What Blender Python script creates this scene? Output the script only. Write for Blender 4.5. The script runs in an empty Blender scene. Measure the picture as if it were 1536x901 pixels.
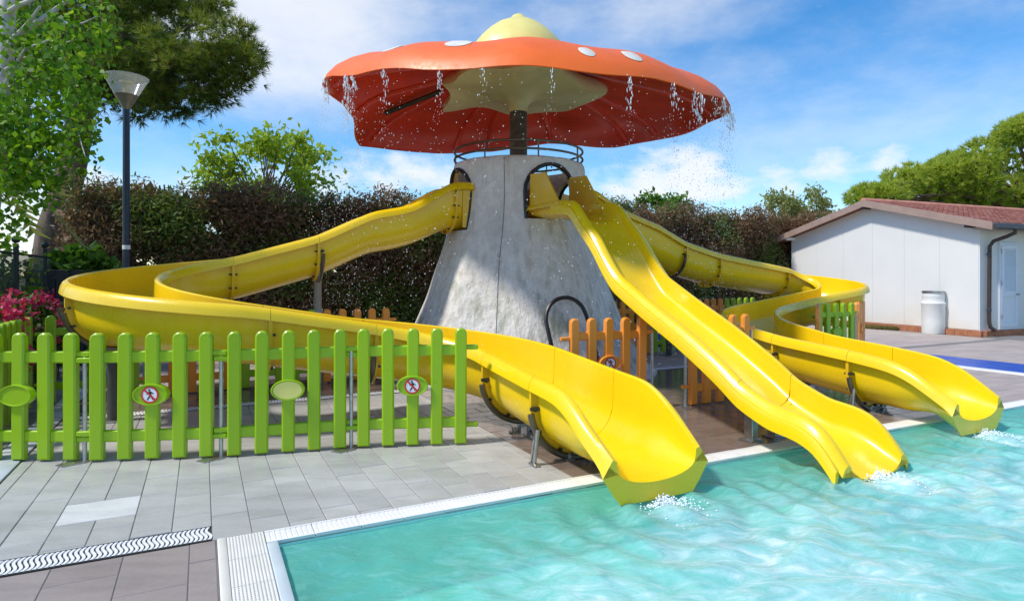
import bpy, bmesh, math, random
import numpy as np
from mathutils import Matrix, Vector

random.seed(7)
RNG = np.random.default_rng(11)
SC = bpy.context.scene
COL = SC.collection

# ------------------------------------------------------------------ camera
H = 1.4; F = 923.0; CX = 768.0; HY = 415.0
cam_d = bpy.data.cameras.new('camera')
cam = bpy.data.objects.new('camera', cam_d); COL.objects.link(cam)
cam.location = (0, 0, H); cam.rotation_euler = (math.radians(90), 0, 0)
cam_d.sensor_width = 36.0; cam_d.lens = F / 1536.0 * 36.0
cam_d.shift_y = -(450.5 - HY) / 1536.0
cam_d.clip_start = 0.05; cam_d.clip_end = 3000
SC.camera = cam

# ------------------------------------------------------------------ world + sun
SUN_EL = math.radians(54)
SUN_AZ = Vector((-0.93, -0.37)).normalized()      # towards the sun
world = bpy.data.worlds.new('World'); SC.world = world; world.use_nodes = True
nt = world.node_tree; nt.nodes.clear()
N = nt.nodes.new; L = nt.links.new
w_out = N('ShaderNodeOutputWorld'); w_bg = N('ShaderNodeBackground'); L(w_bg.outputs[0], w_out.inputs[0])
w_bg.inputs['Strength'].default_value = 0.103
sky = N('ShaderNodeTexSky'); sky.sky_type = 'NISHITA'; sky.sun_disc = False
sky.sun_elevation = SUN_EL; sky.sun_rotation = math.atan2(SUN_AZ.x, SUN_AZ.y)
sky.air_density = 1.0; sky.dust_density = 0.25; sky.ozone_density = 2.6
tc = N('ShaderNodeTexCoord')
def vmath(op, a, b=None):
    n = N('ShaderNodeVectorMath'); n.operation = op
    if hasattr(a, 'type'): L(a, n.inputs[0])
    else: n.inputs[0].default_value = a
    if b is not None:
        if hasattr(b, 'type'): L(b, n.inputs[1])
        else: n.inputs[1].default_value = b
    return n
def fmath(op, a, b=None, clamp=False):
    n = N('ShaderNodeMath'); n.operation = op; n.use_clamp = clamp
    for i, x in enumerate((a, b)):
        if x is None: continue
        if hasattr(x, 'type'): L(x, n.inputs[i])
        else: n.inputs[i].default_value = x
    return n.outputs[0]
def maprange(x, a, b, c=0.0, d=1.0):
    n = N('ShaderNodeMapRange'); n.interpolation_type = 'SMOOTHSTEP'; L(x, n.inputs[0])
    for i, q in enumerate((a, b, c, d)): n.inputs[i + 1].default_value = q
    return n.outputs[0]
D = tc.outputs['Generated']
# warped direction for cloud edges
nz = N('ShaderNodeTexNoise'); nz.inputs['Scale'].default_value = 10.0; nz.inputs['Detail'].default_value = 7
nz.inputs['Roughness'].default_value = 0.58
L(vmath('MULTIPLY', D, (1.0, 1.0, 1.9)).outputs[0], nz.inputs['Vector'])
nz2 = N('ShaderNodeTexNoise'); nz2.inputs['Scale'].default_value = 2.6; nz2.inputs['Detail'].default_value = 8
nz2.inputs['Roughness'].default_value = 0.62
mp = N('ShaderNodeMapping'); mp.inputs['Location'].default_value = (0.7, 3.2, 1.4); mp.inputs['Scale'].default_value = (1, 1, 2.2)
L(D, mp.inputs['Vector']); L(mp.outputs[0], nz2.inputs['Vector'])
def pdir(px, py):
    return Vector(((px - CX) / F, 1.0, -(py - HY) / F)).normalized()
blob_sum = None; veil_sum = None
# (pixel-free meaning: direction of a cloud bank, angular half width, half height, weight)
for (px, py, rw, rh, wt) in [(1000, 262, .125, .044, 1.0), (1060, 285, .11, .03, .85), (940, 285, .11, .03, .7), (1250, 252, .12, .035, .85), (1180, 268, .06, .035, .8), (1330, 235, .07, .03, .6), (500, 268, .15, .05, .9), (640, 262, .12, .045, .75),
                             (430, 50, .26, .15, .95), (720, 30, .26, .07, .45), (1060, 5, .20, .07, .6), (250, 300, .18, .045, .9), (60, 345, .2, .09, .9), (640, 95, .2, .07, .3),
                             (1900, 250, .3, .06, .9), (-400, 250, .3, .08, .9)]:
    d = pdir(px, py)
    dv = vmath('SUBTRACT', D, tuple(d)).outputs[0]
    sc = vmath('MULTIPLY', dv, (1 / rw, 1 / rw, 1 / rh)).outputs[0]
    ln = vmath('LENGTH', sc).outputs['Value']
    g = fmath('MULTIPLY', maprange(ln, 0.1, 1.55, 1.0, 0.0), wt)
    if rh > .058: veil_sum = g if veil_sum is None else fmath('MAXIMUM', veil_sum, g)
    else: blob_sum = g if blob_sum is None else fmath('MAXIMUM', blob_sum, g)
edge = fmath('SUBTRACT', nz.outputs['Fac'], 0.5)
cum = maprange(fmath('ADD', fmath('MULTIPLY', blob_sum, 1.0), fmath('MULTIPLY', edge, 2.2)), 0.34, 1.08)
wisp = fmath('MULTIPLY', maprange(nz2.outputs['Fac'], 0.38, 0.78), 0.40)
veil = fmath('MULTIPLY', maprange(fmath('ADD', veil_sum, fmath('MULTIPLY', fmath('SUBTRACT', nz2.outputs['Fac'], 0.5), 1.6)), 0.10, 1.15), 0.85)
cloud = fmath('MAXIMUM', fmath('MAXIMUM', fmath('MULTIPLY', cum, 0.9), wisp), veil)
# fade clouds out below the horizon
sep = N('ShaderNodeSeparateXYZ'); L(D, sep.inputs[0])
cloud = fmath('MULTIPLY', cloud, maprange(sep.outputs['Z'], -0.02, 0.05))
mixc = N('ShaderNodeMix'); mixc.data_type = 'RGBA'; L(cloud, mixc.inputs['Factor'])
hs = N('ShaderNodeHueSaturation'); hs.inputs['Saturation'].default_value = 1.36; L(sky.outputs[0], hs.inputs['Color']); L(hs.outputs[0], mixc.inputs['A']); mixc.inputs['B'].default_value = (5.0, 5.1, 5.3, 1)
L(mixc.outputs['Result'], w_bg.inputs['Color'])

sun_d = bpy.data.lights.new('sun', 'SUN'); sun = bpy.data.objects.new('sun', sun_d); COL.objects.link(sun)
sun_d.energy = 2.05; sun_d.angle = math.radians(5.0); sun_d.color = (1.0, 0.95, 0.87)
sdir = Vector((SUN_AZ.x * math.cos(SUN_EL), SUN_AZ.y * math.cos(SUN_EL), math.sin(SUN_EL)))
sun.rotation_euler = sdir.to_track_quat('Z', 'Y').to_euler(); sun.location = sdir * 50
SC.view_settings.view_transform = 'Standard'; SC.view_settings.look = 'None'
SC.view_settings.exposure = 0.93; SC.view_settings.gamma = 1.0; SC.view_settings.use_curve_mapping = False
SC.cycles.max_bounces = 6; SC.cycles.transparent_max_bounces = 12

# ------------------------------------------------------------------ frames
U = Vector((0.893, 0.450)).normalized(); V = Vector((-U.y, U.x))   # along / away from the pool edge
def W(u, v, z=0.0): return Vector((U.x * u + V.x * v, U.y * u + V.y * v, z))
UANG = math.atan2(U.y, U.x)
def P(px, py, Y): return Vector(((px - CX) / F * Y, Y, H - (py - HY) / F * Y))

# ------------------------------------------------------------------ material helpers
MATS = {}
def newmat(name):
    m = bpy.data.materials.new(name); m.use_nodes = True
    t = m.node_tree; b = t.nodes['Principled BSDF']; MATS[name] = m
    return m, t, b
def noise(t, scale, detail=4, rough=0.55, coord='Object', stretch=None):
    c = t.nodes.new('ShaderNodeTexCoord'); n = t.nodes.new('ShaderNodeTexNoise')
    n.inputs['Scale'].default_value = scale; n.inputs['Detail'].default_value = detail; n.inputs['Roughness'].default_value = rough
    if coord == 'World':
        g = t.nodes.new('ShaderNodeNewGeometry'); src = g.outputs['Position']
    else: src = c.outputs[coord]
    if stretch:
        mpn = t.nodes.new('ShaderNodeMapping'); mpn.inputs['Scale'].default_value = stretch
        if coord == 'World': mpn.inputs['Rotation'].default_value = (0, 0, -UANG)
        t.links.new(src, mpn.inputs['Vector']); src = mpn.outputs[0]
    t.links.new(src, n.inputs['Vector'])
    return n.outputs['Fac']
def ramp(t, fac, stops):
    r = t.nodes.new('ShaderNodeValToRGB'); t.links.new(fac, r.inputs[0])
    el = r.color_ramp.elements
    while len(el) < len(stops): el.new(0.5)
    for e, (p, c) in zip(el, stops):
        e.position = p; e.color = (*c, 1) if len(c) == 3 else c
    return r.outputs[0]
def mixcol(t, fac, a, b, mode='MIX'):
    n = t.nodes.new('ShaderNodeMix'); n.data_type = 'RGBA'; n.blend_type = mode
    for key, x in (('Factor', fac), ('A', a), ('B', b)):
        s = n.inputs[key]
        if hasattr(x, 'type'): t.links.new(x, s)
        elif key == 'Factor': s.default_value = x
        else: s.default_value = (*x, 1)
    return n.outputs['Result']
def tmath(t, op, a, b=None, clamp=False):
    n = t.nodes.new('ShaderNodeMath'); n.operation = op; n.use_clamp = clamp
    for i, x in enumerate((a, b)):
        if x is None: continue
        if hasattr(x, 'type'): t.links.new(x, n.inputs[i])
        else: n.inputs[i].default_value = x
    return n.outputs[0]
def bump(t, b, height, strength=0.3, dist=0.01):
    n = t.nodes.new('ShaderNodeBump'); n.inputs['Strength'].default_value = strength; n.inputs['Distance'].default_value = dist
    t.links.new(height, n.inputs['Height']); t.links.new(n.outputs[0], b.inputs['Normal'])
def simple(name, col, rough=0.5, metal=0.0, var=0.12, scale=6.0, bstr=0.0, bscale=60.0, coat=0.0, coord='Object', stretch=None):
    m, t, b = newmat(name)
    n = noise(t, scale, 5, coord=coord, stretch=stretch)
    dk = tuple(c * (1 - var) for c in col); lt = tuple(min(1, c * (1 + var)) for c in col)
    t.links.new(ramp(t, n, [(0.3, dk), (0.7, lt)]), b.inputs['Base Color'])
    b.inputs['Metallic'].default_value = metal
    r = ramp(t, noise(t, scale * 2.3, 4, coord=coord), [(0.3, (rough * .8,) * 3), (0.7, (min(1, rough * 1.25),) * 3)])
    t.links.new(r, b.inputs['Roughness'])
    if coat: b.inputs['Coat Weight'].default_value = coat; b.inputs['Coat Roughness'].default_value = 0.12
    if bstr: bump(t, b, noise(t, bscale, 4, coord=coord), bstr)
    return m
def plastic(name, col, rough=0.3, var=0.06, dirt=0.15, coat=0.3):
    m, t, b = newmat(name)
    n1 = noise(t, 1.6, 5, coord='World'); n2 = noise(t, 14, 6, 0.7, coord='World')
    base = ramp(t, n1, [(0.3, tuple(c * (1 - var) for c in col)), (0.7, tuple(min(1, c * (1 + var)) for c in col))])
    dm = tmath(t, 'MULTIPLY', ramp(t, n2, [(0.55, (0, 0, 0)), (0.8, (1, 1, 1))]), dirt)
    t.links.new(mixcol(t, dm, base, tuple(c * 0.72 + 0.03 for c in col)), b.inputs['Base Color'])
    t.links.new(ramp(t, n2, [(0.3, (rough * .75,) * 3), (0.75, (rough * 1.4,) * 3)]), b.inputs['Roughness'])
    b.inputs['Coat Weight'].default_value = coat; b.inputs['Coat Roughness'].default_value = 0.18
    bump(t, b, noise(t, 5, 3, coord='World'), 0.08, 0.02)
    return m
def foliage(name, stops, rough=0.55, trans=0.35):
    m, t, b = newmat(name)
    a = t.nodes.new('ShaderNodeAttribute'); a.attribute_name = 'tint'
    c = ramp(t, a.outputs['Fac'], stops)
    t.links.new(c, b.inputs['Base Color']); b.inputs['Roughness'].default_value = rough
    b.inputs['Specular IOR Level'].default_value = 0.3
    tr = t.nodes.new('ShaderNodeBsdfTranslucent'); t.links.new(mixcol(t, 1.0, c, (1.0, 1.0, 0.55), 'MULTIPLY'), tr.inputs['Color'])
    mx = t.nodes.new('ShaderNodeMixShader'); mx.inputs[0].default_value = trans
    t.links.new(b.outputs[0], mx.inputs[1]); t.links.new(tr.outputs[0], mx.inputs[2])
    t.links.new(mx.outputs[0], t.nodes['Material Output'].inputs['Surface'])
    return m

YELLOW = plastic('yellow_fibreglass', (0.92, 0.61, 0.006), 0.28, dirt=0.10)
YELLOW_D = plastic('yellow_flange', (0.82, 0.50, 0.008), 0.38)
GREEN = plastic('green_plastic', (0.30, 0.50, 0.003), 0.34, dirt=0.12, coat=0.2)
ORANGE = plastic('orange_plastic', (0.92, 0.31, 0.03), 0.36, dirt=0.15, coat=0.2)
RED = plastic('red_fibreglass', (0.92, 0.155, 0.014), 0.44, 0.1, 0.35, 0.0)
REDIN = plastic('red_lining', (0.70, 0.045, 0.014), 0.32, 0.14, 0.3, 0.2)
SPOT = simple('spot_white', (0.78, 0.72, 0.62), 0.35)
CREAM = simple('cream_fibreglass', (0.68, 0.61, 0.33), 0.4, var=0.1, scale=3, bstr=0.15, bscale=9)
LEMON = simple('pale_yellow_dome', (0.82, 0.70, 0.22), 0.4, var=0.08, scale=3)
STEEL = simple('stainless_steel', (0.42, 0.41, 0.39), 0.32, 0.9, var=0.15, scale=20)
GALV = simple('galvanised_steel', (0.50, 0.52, 0.54), 0.38, 0.85, var=0.15, scale=30)
DARKMET = simple('dark_metal', (0.055, 0.055, 0.05), 0.45, 0.5)
BRONZE = simple('hoop_metal', (0.16, 0.145, 0.12), 0.38, 0.8)
BLACK = simple('black_rubber', (0.015, 0.015, 0.016), 0.4)
BROWNPANEL = simple('brown_panel', (0.33, 0.13, 0.035), 0.5, var=0.2, scale=4)
WHITE = simple('white_paint', (0.78, 0.79, 0.77), 0.55, var=0.03, scale=1.5)
SIGNWHITE = simple('sign_white', (0.82, 0.83, 0.85), 0.4, var=0.02)
SIGNRED = simple('sign_red', (0.62, 0.03, 0.025), 0.4, var=0.03)
SIGNBLACK = simple('sign_black', (0.012, 0.014, 0.02), 0.45, var=0.03)
SIGNYEL = simple('sign_yellow', (0.86, 0.78, 0.20), 0.45, var=0.06)
POSTBLUE = simple('lamp_post_paint', (0.022, 0.035, 0.055), 0.35, 0.2)
FENCEDK = simple('dark_green_fence', (0.012, 0.028, 0.03), 0.45, 0.2)
BARGE = simple('barge_board', (0.36, 0.25, 0.20), 0.5)
GUTTER = simple('gutter_paint', (0.05, 0.055, 0.07), 0.4)
PIPE = simple('downpipe_brown', (0.055, 0.035, 0.03), 0.4)
ROOFT = simple('roof_tile', (0.58, 0.25, 0.17), 0.75, var=0.22, scale=5)
BRICK = simple('terracotta_edge', (0.40, 0.155, 0.075), 0.75, var=0.25, scale=7, bstr=0.2)
DOORW = simple('door_white', (0.74, 0.78, 0.82), 0.45, var=0.02)
PLASTW = simple('white_plastic_bin', (0.74, 0.74, 0.70), 0.5, var=0.05, scale=3)
GRATE = simple('drain_grate_white', (0.78, 0.78, 0.77), 0.55, var=0.06)
DRAINDK = simple('drain_dark', (0.03, 0.03, 0.032), 0.8)
COPING = simple('coping_tile', (0.80, 0.78, 0.73), 0.5, var=0.05, scale=3)
GUTTERW = simple('overflow_grate', (0.78, 0.75, 0.66), 0.5, var=0.05, scale=4)
KERB = simple('kerb_pale', (0.50, 0.54, 0.57), 0.6, var=0.10, scale=3, bstr=0.1)
BLUE = simple('blue_surface', (0.01, 0.07, 0.42), 0.4, var=0.1, scale=2)
BARK = simple('pine_bark', (0.15, 0.105, 0.075), 0.9, var=0.5, scale=9, bstr=0.9, bscale=16, stretch=(1, 1, 0.35))
BARKW = simple('birch_bark', (0.50, 0.47, 0.42), 0.7, var=0.3, scale=12, bstr=0.3)
TWIG = simple('twig_brown', (0.12, 0.075, 0.045), 0.9, var=0.4)
PALMB = simple('palm_bark', (0.17, 0.105, 0.06), 0.95, var=0.45, scale=14, bstr=0.9, bscale=20)
GROUT = simple('grout', (0.20, 0.19, 0.18), 0.9, coord='World')
SOIL = simple('soil', (0.09, 0.07, 0.05), 0.95, coord='World', bstr=0.4)

def tile_mat(name, c0, c1, wet=0.0, rough=0.45):
    m, t, b = newmat(name)
    oi = t.nodes.new('ShaderNodeObjectInfo')
    at = t.nodes.new('ShaderNodeAttribute'); at.attribute_name = 'tint'
    rnd = tmath(t, 'FRACT', tmath(t, 'ADD', oi.outputs['Random'], at.outputs['Fac']))
    base = ramp(t, rnd, [(0.0, c0), (1.0, c1)])
    n = noise(t, 3.0, 7, 0.65, 'World', (0.6, 2.4, 1))
    base = mixcol(t, 0.55, base, ramp(t, n, [(0.25, (0.62, 0.62, 0.62)), (0.55, (1, 1, 1)), (0.8, (1.12, 1.1, 1.06))]), 'MULTIPLY')
    n3 = noise(t, 40, 4, 0.6, 'World')
    base = mixcol(t, 0.25, base, ramp(t, n3, [(0.3, (0.75,) * 3), (0.7, (1.1,) * 3)]), 'MULTIPLY')
    # puddles and damp patches: a real film of water, darker and glossier
    wn = noise(t, 1.1, 5, 0.6, 'World')
    wm = tmath(t, 'MULTIPLY', ramp(t, wn, [(0.40 - 0.18 * wet, (0, 0, 0)), (0.55 - 0.1 * wet, (1, 1, 1))]), wet)
    t.links.new(mixcol(t, wm, base, mixcol(t, 1.0, base, (0.62, 0.60, 0.58), 'MULTIPLY')), b.inputs['Base Color'])
    rr = t.nodes.new('ShaderNodeMapRange'); t.links.new(wm, rr.inputs[0]); rr.inputs[3].default_value = rough; rr.inputs[4].default_value = 0.07
    t.links.new(rr.outputs[0], b.inputs['Roughness'])
    bump(t, b, noise(t, 25, 5, 0.6, 'World'), 0.12, 0.01)
    return m
TILE_GREY = tile_mat('tile_grey', (0.46, 0.455, 0.435), (0.55, 0.54, 0.51), 0.30)
TILE_BROWN = tile_mat('tile_brown', (0.29, 0.225, 0.19), (0.38, 0.305, 0.26), 0.95, 0.35)
TILE_FAR = tile_mat('tile_far', (0.42, 0.345, 0.305), (0.49, 0.415, 0.37), 0.12, 0.62)
TILE_TAUPE = tile_mat('tile_taupe', (0.31, 0.255, 0.235), (0.36, 0.30, 0.275), 0.1)
SLAB = tile_mat('slab_pale', (0.66, 0.655, 0.625), (0.68, 0.675, 0.645), 0.0)

def stump_mat():
    m, t, b = newmat('painted_concrete')
    n = noise(t, 1.2, 7, 0.62); n2 = noise(t, 2.2, 5, 0.6, 'Object', (3.2, 3.2, 0.35)); n3 = noise(t, 9, 6, 0.7)
    base = ramp(t, n, [(0.25, (0.56, 0.52, 0.46)), (0.5, (0.78, 0.74, 0.67)), (0.75, (0.86, 0.83, 0.77))])
    base = mixcol(t, 0.55, base, ramp(t, n3, [(0.3, (0.74, 0.72, 0.69)), (0.6, (1.05, 1.05, 1.05))]), 'MULTIPLY')
    g = t.nodes.new('ShaderNodeNewGeometry'); s = t.nodes.new('ShaderNodeSeparateXYZ'); t.links.new(g.outputs['Position'], s.inputs[0])
    mr = t.nodes.new('ShaderNodeMapRange'); t.links.new(s.outputs['Z'], mr.inputs[0])
    mr.inputs[1].default_value = 2.2; mr.inputs[2].default_value = 0.6
    alg = tmath(t, 'MULTIPLY', ramp(t, n2, [(0.50, (0, 0, 0)), (0.66, (1, 1, 1))]), mr.outputs[0])
    col = mixcol(t, tmath(t, 'MULTIPLY', alg, 0.75), base, (0.20, 0.23, 0.11))
    st = ramp(t, n2, [(0.30, (1, 1, 1)), (0.46, (0, 0, 0))])
    col = mixcol(t, tmath(t, 'MULTIPLY', st, 0.55), col, (0.40, 0.32, 0.22))
    t.links.new(col, b.inputs['Base Color']); b.inputs['Roughness'].default_value = 0.6
    bump(t, b, tmath(t, 'ADD', noise(t, 4, 7, 0.7, 'Object', (1.5, 1.5, 0.5)), tmath(t, 'MULTIPLY', n3, 0.4)), 0.8, 0.06)
    return m
STUMP = stump_mat()

def house_mat():
    m, t, b = newmat('panel_wall')
    n = noise(t, 0.7, 5, 0.55, 'World'); base = ramp(t, n, [(0.3, (0.72, 0.715, 0.68)), (0.7, (0.78, 0.77, 0.735))])
    g = t.nodes.new('ShaderNodeNewGeometry'); s = t.nodes.new('ShaderNodeSeparateXYZ'); t.links.new(g.outputs['Position'], s.inputs[0])
    mr = t.nodes.new('ShaderNodeMapRange'); t.links.new(s.outputs['Z'], mr.inputs[0])
    mr.inputs[1].default_value = 0.8; mr.inputs[2].default_value = 0.1
    sp = tmath(t, 'MULTIPLY', mr.outputs[0], ramp(t, noise(t, 1.4, 6, 0.65, 'World'), [(0.4, (0, 0, 0)), (0.7, (1, 1, 1))]))
    t.links.new(mixcol(t, tmath(t, 'MULTIPLY', sp, 0.6), base, (0.62, 0.52, 0.33)), b.inputs['Base Color'])
    b.inputs['Roughness'].default_value = 0.5
    return m
HOUSEW = house_mat()

# ------------------------------------------------------------------ mesh builder
def ortho(t):
    t = Vector(t).normalized(); a = Vector((0, 0, 1)) if abs(t.z) < 0.9 else Vector((1, 0, 0))
    n = t.cross(a).normalized(); return n, n.cross(t).normalized()
class MB:
    def __init__(s): s.v = []; s.f = []
    def add(s, vs, fs):
        k = len(s.v); s.v += [tuple(x) for x in vs]; s.f += [tuple(i + k for i in f) for f in fs]; return s
    def box(s, c, d, rz=0.0, bev=0.0):
        x, y, z = d[0] / 2, d[1] / 2, d[2] / 2; b = min(bev, x * .9, y * .9, z * .9); ca, sa = math.cos(rz), math.sin(rz)
        def tr(p): return (c[0] + p[0] * ca - p[1] * sa, c[1] + p[0] * sa + p[1] * ca, c[2] + p[2])
        if b <= 0:
            pts = [(-x, -y, -z), (x, -y, -z), (x, y, -z), (-x, y, -z), (-x, -y, z), (x, -y, z), (x, y, z), (-x, y, z)]
            return s.add([tr(p) for p in pts], [(3, 2, 1, 0), (4, 5, 6, 7), (0, 1, 5, 4), (1, 2, 6, 5), (2, 3, 7, 6), (3, 0, 4, 7)])
        rings = []
        for zz, ins in ((-z, b), (-z + b, 0), (z - b, 0), (z, b)):
            xi, yi = x - ins, y - ins
            rings.append([(-xi + b, -yi, zz), (xi - b, -yi, zz), (xi, -yi + b, zz), (xi, yi - b, zz), (xi - b, yi, zz), (-xi + b, yi, zz), (-xi, yi - b, zz), (-xi, -yi + b, zz)])
        return s.loft([[tr(p) for p in r] for r in rings], True, True)
    def loft(s, rings, closed=True, caps=False):
        n = len(rings[0]); vs = [p for r in rings for p in r]; fs = []
        for i in range(len(rings) - 1):
            for j in range(n if closed else n - 1):
                k = (j + 1) % n; fs.append((i * n + j, i * n + k, (i + 1) * n + k, (i + 1) * n + j))
        if caps:
            fs.append(tuple(range(n - 1, -1, -1))); m = (len(rings) - 1) * n; fs.append(tuple(range(m, m + n)))
        return s.add(vs, fs)
    def tube(s, pts, r, n=8, caps=True):
        pts = [Vector(p) for p in pts]; m = len(pts); rr = r if hasattr(r, '__len__') else [r] * m; rings = []
        prev = None
        for i in range(m):
            t = (pts[min(i + 1, m - 1)] - pts[max(i - 1, 0)]).normalized()
            if prev is None: a, b = ortho(t)
            else:
                a = (prev - t * prev.dot(t)).normalized(); b = a.cross(t)
            prev = a
            rings.append([pts[i] + (a * math.cos(2 * math.pi * k / n) + b * math.sin(2 * math.pi * k / n)) * rr[i] for k in range(n)])
        return s.loft(rings, True, caps)
    def lathe(s, prof, c=(0, 0, 0), n=24, fn=None):
        rings = []
        for (r, z) in prof:
            rings.append([(c[0] + (r if not fn else fn(r, z, 2 * math.pi * k / n)) * math.cos(2 * math.pi * k / n), c[1] + (r if not fn else fn(r, z, 2 * math.pi * k / n)) * math.sin(2 * math.pi * k / n), c[2] + z) for k in range(n)])
        return s.loft(rings, True, False)
    def prism(s, poly, y0, y1, bev=0.0):
        """outline in local x,z extruded along y, with a bevelled edge on both faces"""
        n = len(poly); cx = sum(p[0] for p in poly) / n; cz = sum(p[1] for p in poly) / n
        def inset(b):
            out = []
            for i in range(n):
                p0, p1, p2 = poly[i - 1], poly[i], poly[(i + 1) % n]
                e1 = Vector((p1[0] - p0[0], p1[1] - p0[1])); e2 = Vector((p2[0] - p1[0], p2[1] - p1[1]))
                if e1.length < 1e-9: e1 = e2
                if e2.length < 1e-9: e2 = e1
                e1.normalize(); e2.normalize()
                nn = Vector((-(e1.y + e2.y), e1.x + e2.x))
                if nn.length < 1e-6: nn = Vector((-e1.y, e1.x))
                nn.normalize(); k = max(0.5, nn.dot(Vector((-e1.y, e1.x))))
                out.append((p1[0] + nn.x * b / k, p1[1] + nn.y * b / k))
            return out
        if bev > 0:
            ii = inset(bev); rings = [[(x, y0, z) for x, z in ii], [(x, y0 + bev, z) for x, z in poly], [(x, y1 - bev, z) for x, z in poly], [(x, y1, z) for x, z in ii]]
        else: rings = [[(x, y0, z) for x, z in poly], [(x, y1, z) for x, z in poly]]
        return s.loft(rings, True, True)
    def sphere(s, c, r, n=10, m=6, sq=(1, 1, 1)):
        prof = [(max(1e-4, math.sin(math.pi * i / m)) * r, -math.cos(math.pi * i / m) * r) for i in range(m + 1)]
        k = len(s.v); s.lathe(prof, (0, 0, 0), n)
        for i in range(k, len(s.v)):
            p = s.v[i]; s.v[i] = (p[0] * sq[0] + c[0], p[1] * sq[1] + c[1], p[2] * sq[2] + c[2])
        return s
    def mesh(s, name, mat, smooth=40):
        me = bpy.data.meshes.new(name); me.from_pydata(s.v, [], s.f); me.materials.append(mat)
        bm = bmesh.new(); bm.from_mesh(me); bmesh.ops.recalc_face_normals(bm, faces=bm.faces); bm.to_mesh(me); bm.free()
        if smooth:
            me.polygons.foreach_set('use_smooth', [True] * len(me.polygons)); me.set_sharp_from_angle(angle=math.radians(smooth))
        return me
    def build(s, name, mat, parent=None, smooth=40):
        return place(name, s.mesh(name, mat, smooth), parent)
def origin_of(o):
    p = Vector((0, 0, 0)); M = o.matrix_basis.copy(); q = o
    while q.parent is not None: q = q.parent; M = q.matrix_basis @ M
    return M
def place(name, me, parent=None, local=False):
    o = bpy.data.objects.new(name, me); COL.objects.link(o)
    if parent is not None:
        o.parent = parent
        if not local: o.matrix_basis = origin_of(parent).inverted()
    return o
def tag(o, label=None, cat=None, group=None, kind=None):
    if label: o['label'] = label
    if cat: o['category'] = cat
    if group: o['group'] = group
    if kind: o['kind'] = kind
    return o
def thing(name, loc, label, cat, group=None, rz=0.0):
    o = bpy.data.objects.new(name, None); COL.objects.link(o); o.location = loc; o.rotation_euler = (0, 0, rz)
    o.empty_display_size = 0.1
    return tag(o, label, cat, group)
def fastmesh(name, verts, nper, mat, tint=None, smooth=False):
    """verts: (nfaces*nper, 3) array, one face per nper verts"""
    verts = np.asarray(verts, dtype=np.float32).reshape(-1, 3); nv = len(verts); nf = nv // nper
    me = bpy.data.meshes.new(name)
    me.vertices.add(nv); me.vertices.foreach_set('co', verts.ravel())
    me.loops.add(nv); me.loops.foreach_set('vertex_index', np.arange(nv, dtype=np.int32))
    me.polygons.add(nf); me.polygons.foreach_set('loop_start', np.arange(0, nv, nper, dtype=np.int32))
    if tint is not None:
        a = me.attributes.new('tint', 'FLOAT', 'FACE'); a.data.foreach_set('value', np.asarray(tint, dtype=np.float32))
    me.materials.append(mat); me.update(calc_edges=True); me.validate()
    return me
def rand_unit(n):
    v = RNG.normal(size=(n, 3)); return v / np.linalg.norm(v, axis=1, keepdims=True)
def leaf_quads(pts, size, aspect=0.6, up=0.0, droop=0.0):
    """diamond leaves, random orientation, at pts"""
    n = len(pts); a = rand_unit(n)
    a[:, 2] -= droop; a /= np.linalg.norm(a, axis=1, keepdims=True)
    nrm = rand_unit(n); nrm[:, 2] += up
    b = np.cross(nrm, a); b /= np.linalg.norm(b, axis=1, keepdims=True) + 1e-9
    s = (size * (0.6 + 0.8 * RNG.random(n)))[:, None]
    p0 = pts; p1 = pts + a * s * 0.45 + b * s * aspect * 0.5; p2 = pts + a * s; p3 = pts + a * s * 0.45 - b * s * aspect * 0.5
    return np.stack([p0, p1, p2, p3], axis=1).reshape(-1, 3)
def needle_tris(pts, dirs, length, width, per=12, spread=0.8):
    n = len(pts); p = np.repeat(pts, per, axis=0); d = np.repeat(dirs, per, axis=0) + rand_unit(n * per) * spread
    d /= np.linalg.norm(d, axis=1, keepdims=True); s = np.cross(d, rand_unit(n * per)); s /= np.linalg.norm(s, axis=1, keepdims=True) + 1e-9
    ln = (length * (0.6 + 0.7 * RNG.random(n * per)))[:, None]
    return np.stack([p - s * width * .5, p + s * width * .5, p + d * ln], axis=1).reshape(-1, 3)

# ================================================================== SETTING
POOL_U0, POOL_V1 = 0.362, 3.478
# ground sheet with a hole where the pool is
B = 900.0
def sheet(name, rects, z, mat, kind='structure', parent=None):
    m = MB()
    for (u0, u1, v0, v1) in rects: m.add([W(u0, v0, z), W(u1, v0, z), W(u1, v1, z), W(u0, v1, z)], [(0, 1, 2, 3)])
    o = m.build(name, mat, parent, 0)
    if kind: o['kind'] = kind
    return o
GR_M, t_, b_ = newmat('ground_earth')
t_.links.new(ramp(t_, noise(t_, 0.25, 8, 0.6, 'World'), [(0.3, (0.10, 0.10, 0.045)), (0.7, (0.17, 0.15, 0.085))]), b_.inputs['Base Color']); b_.inputs['Roughness'].default_value = 0.95
PU0, PU1, PV0, PV1 = 0.07, 15.5, -9.0, 3.64     # outside of the coping
sheet('ground', [(-B, PU0, -B, B), (PU1, B, -B, B), (PU0, PU1, PV1, B), (PU0, PU1, -B, PV0)], -0.03, GR_M)
pavement = sheet('pavement', [(-2.05, PU0, -6, 13.0), (PU0, 17.5, PV1, 13.0), (PU1, 17.5, -6, PV1)], -0.005, GROUT)

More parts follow.
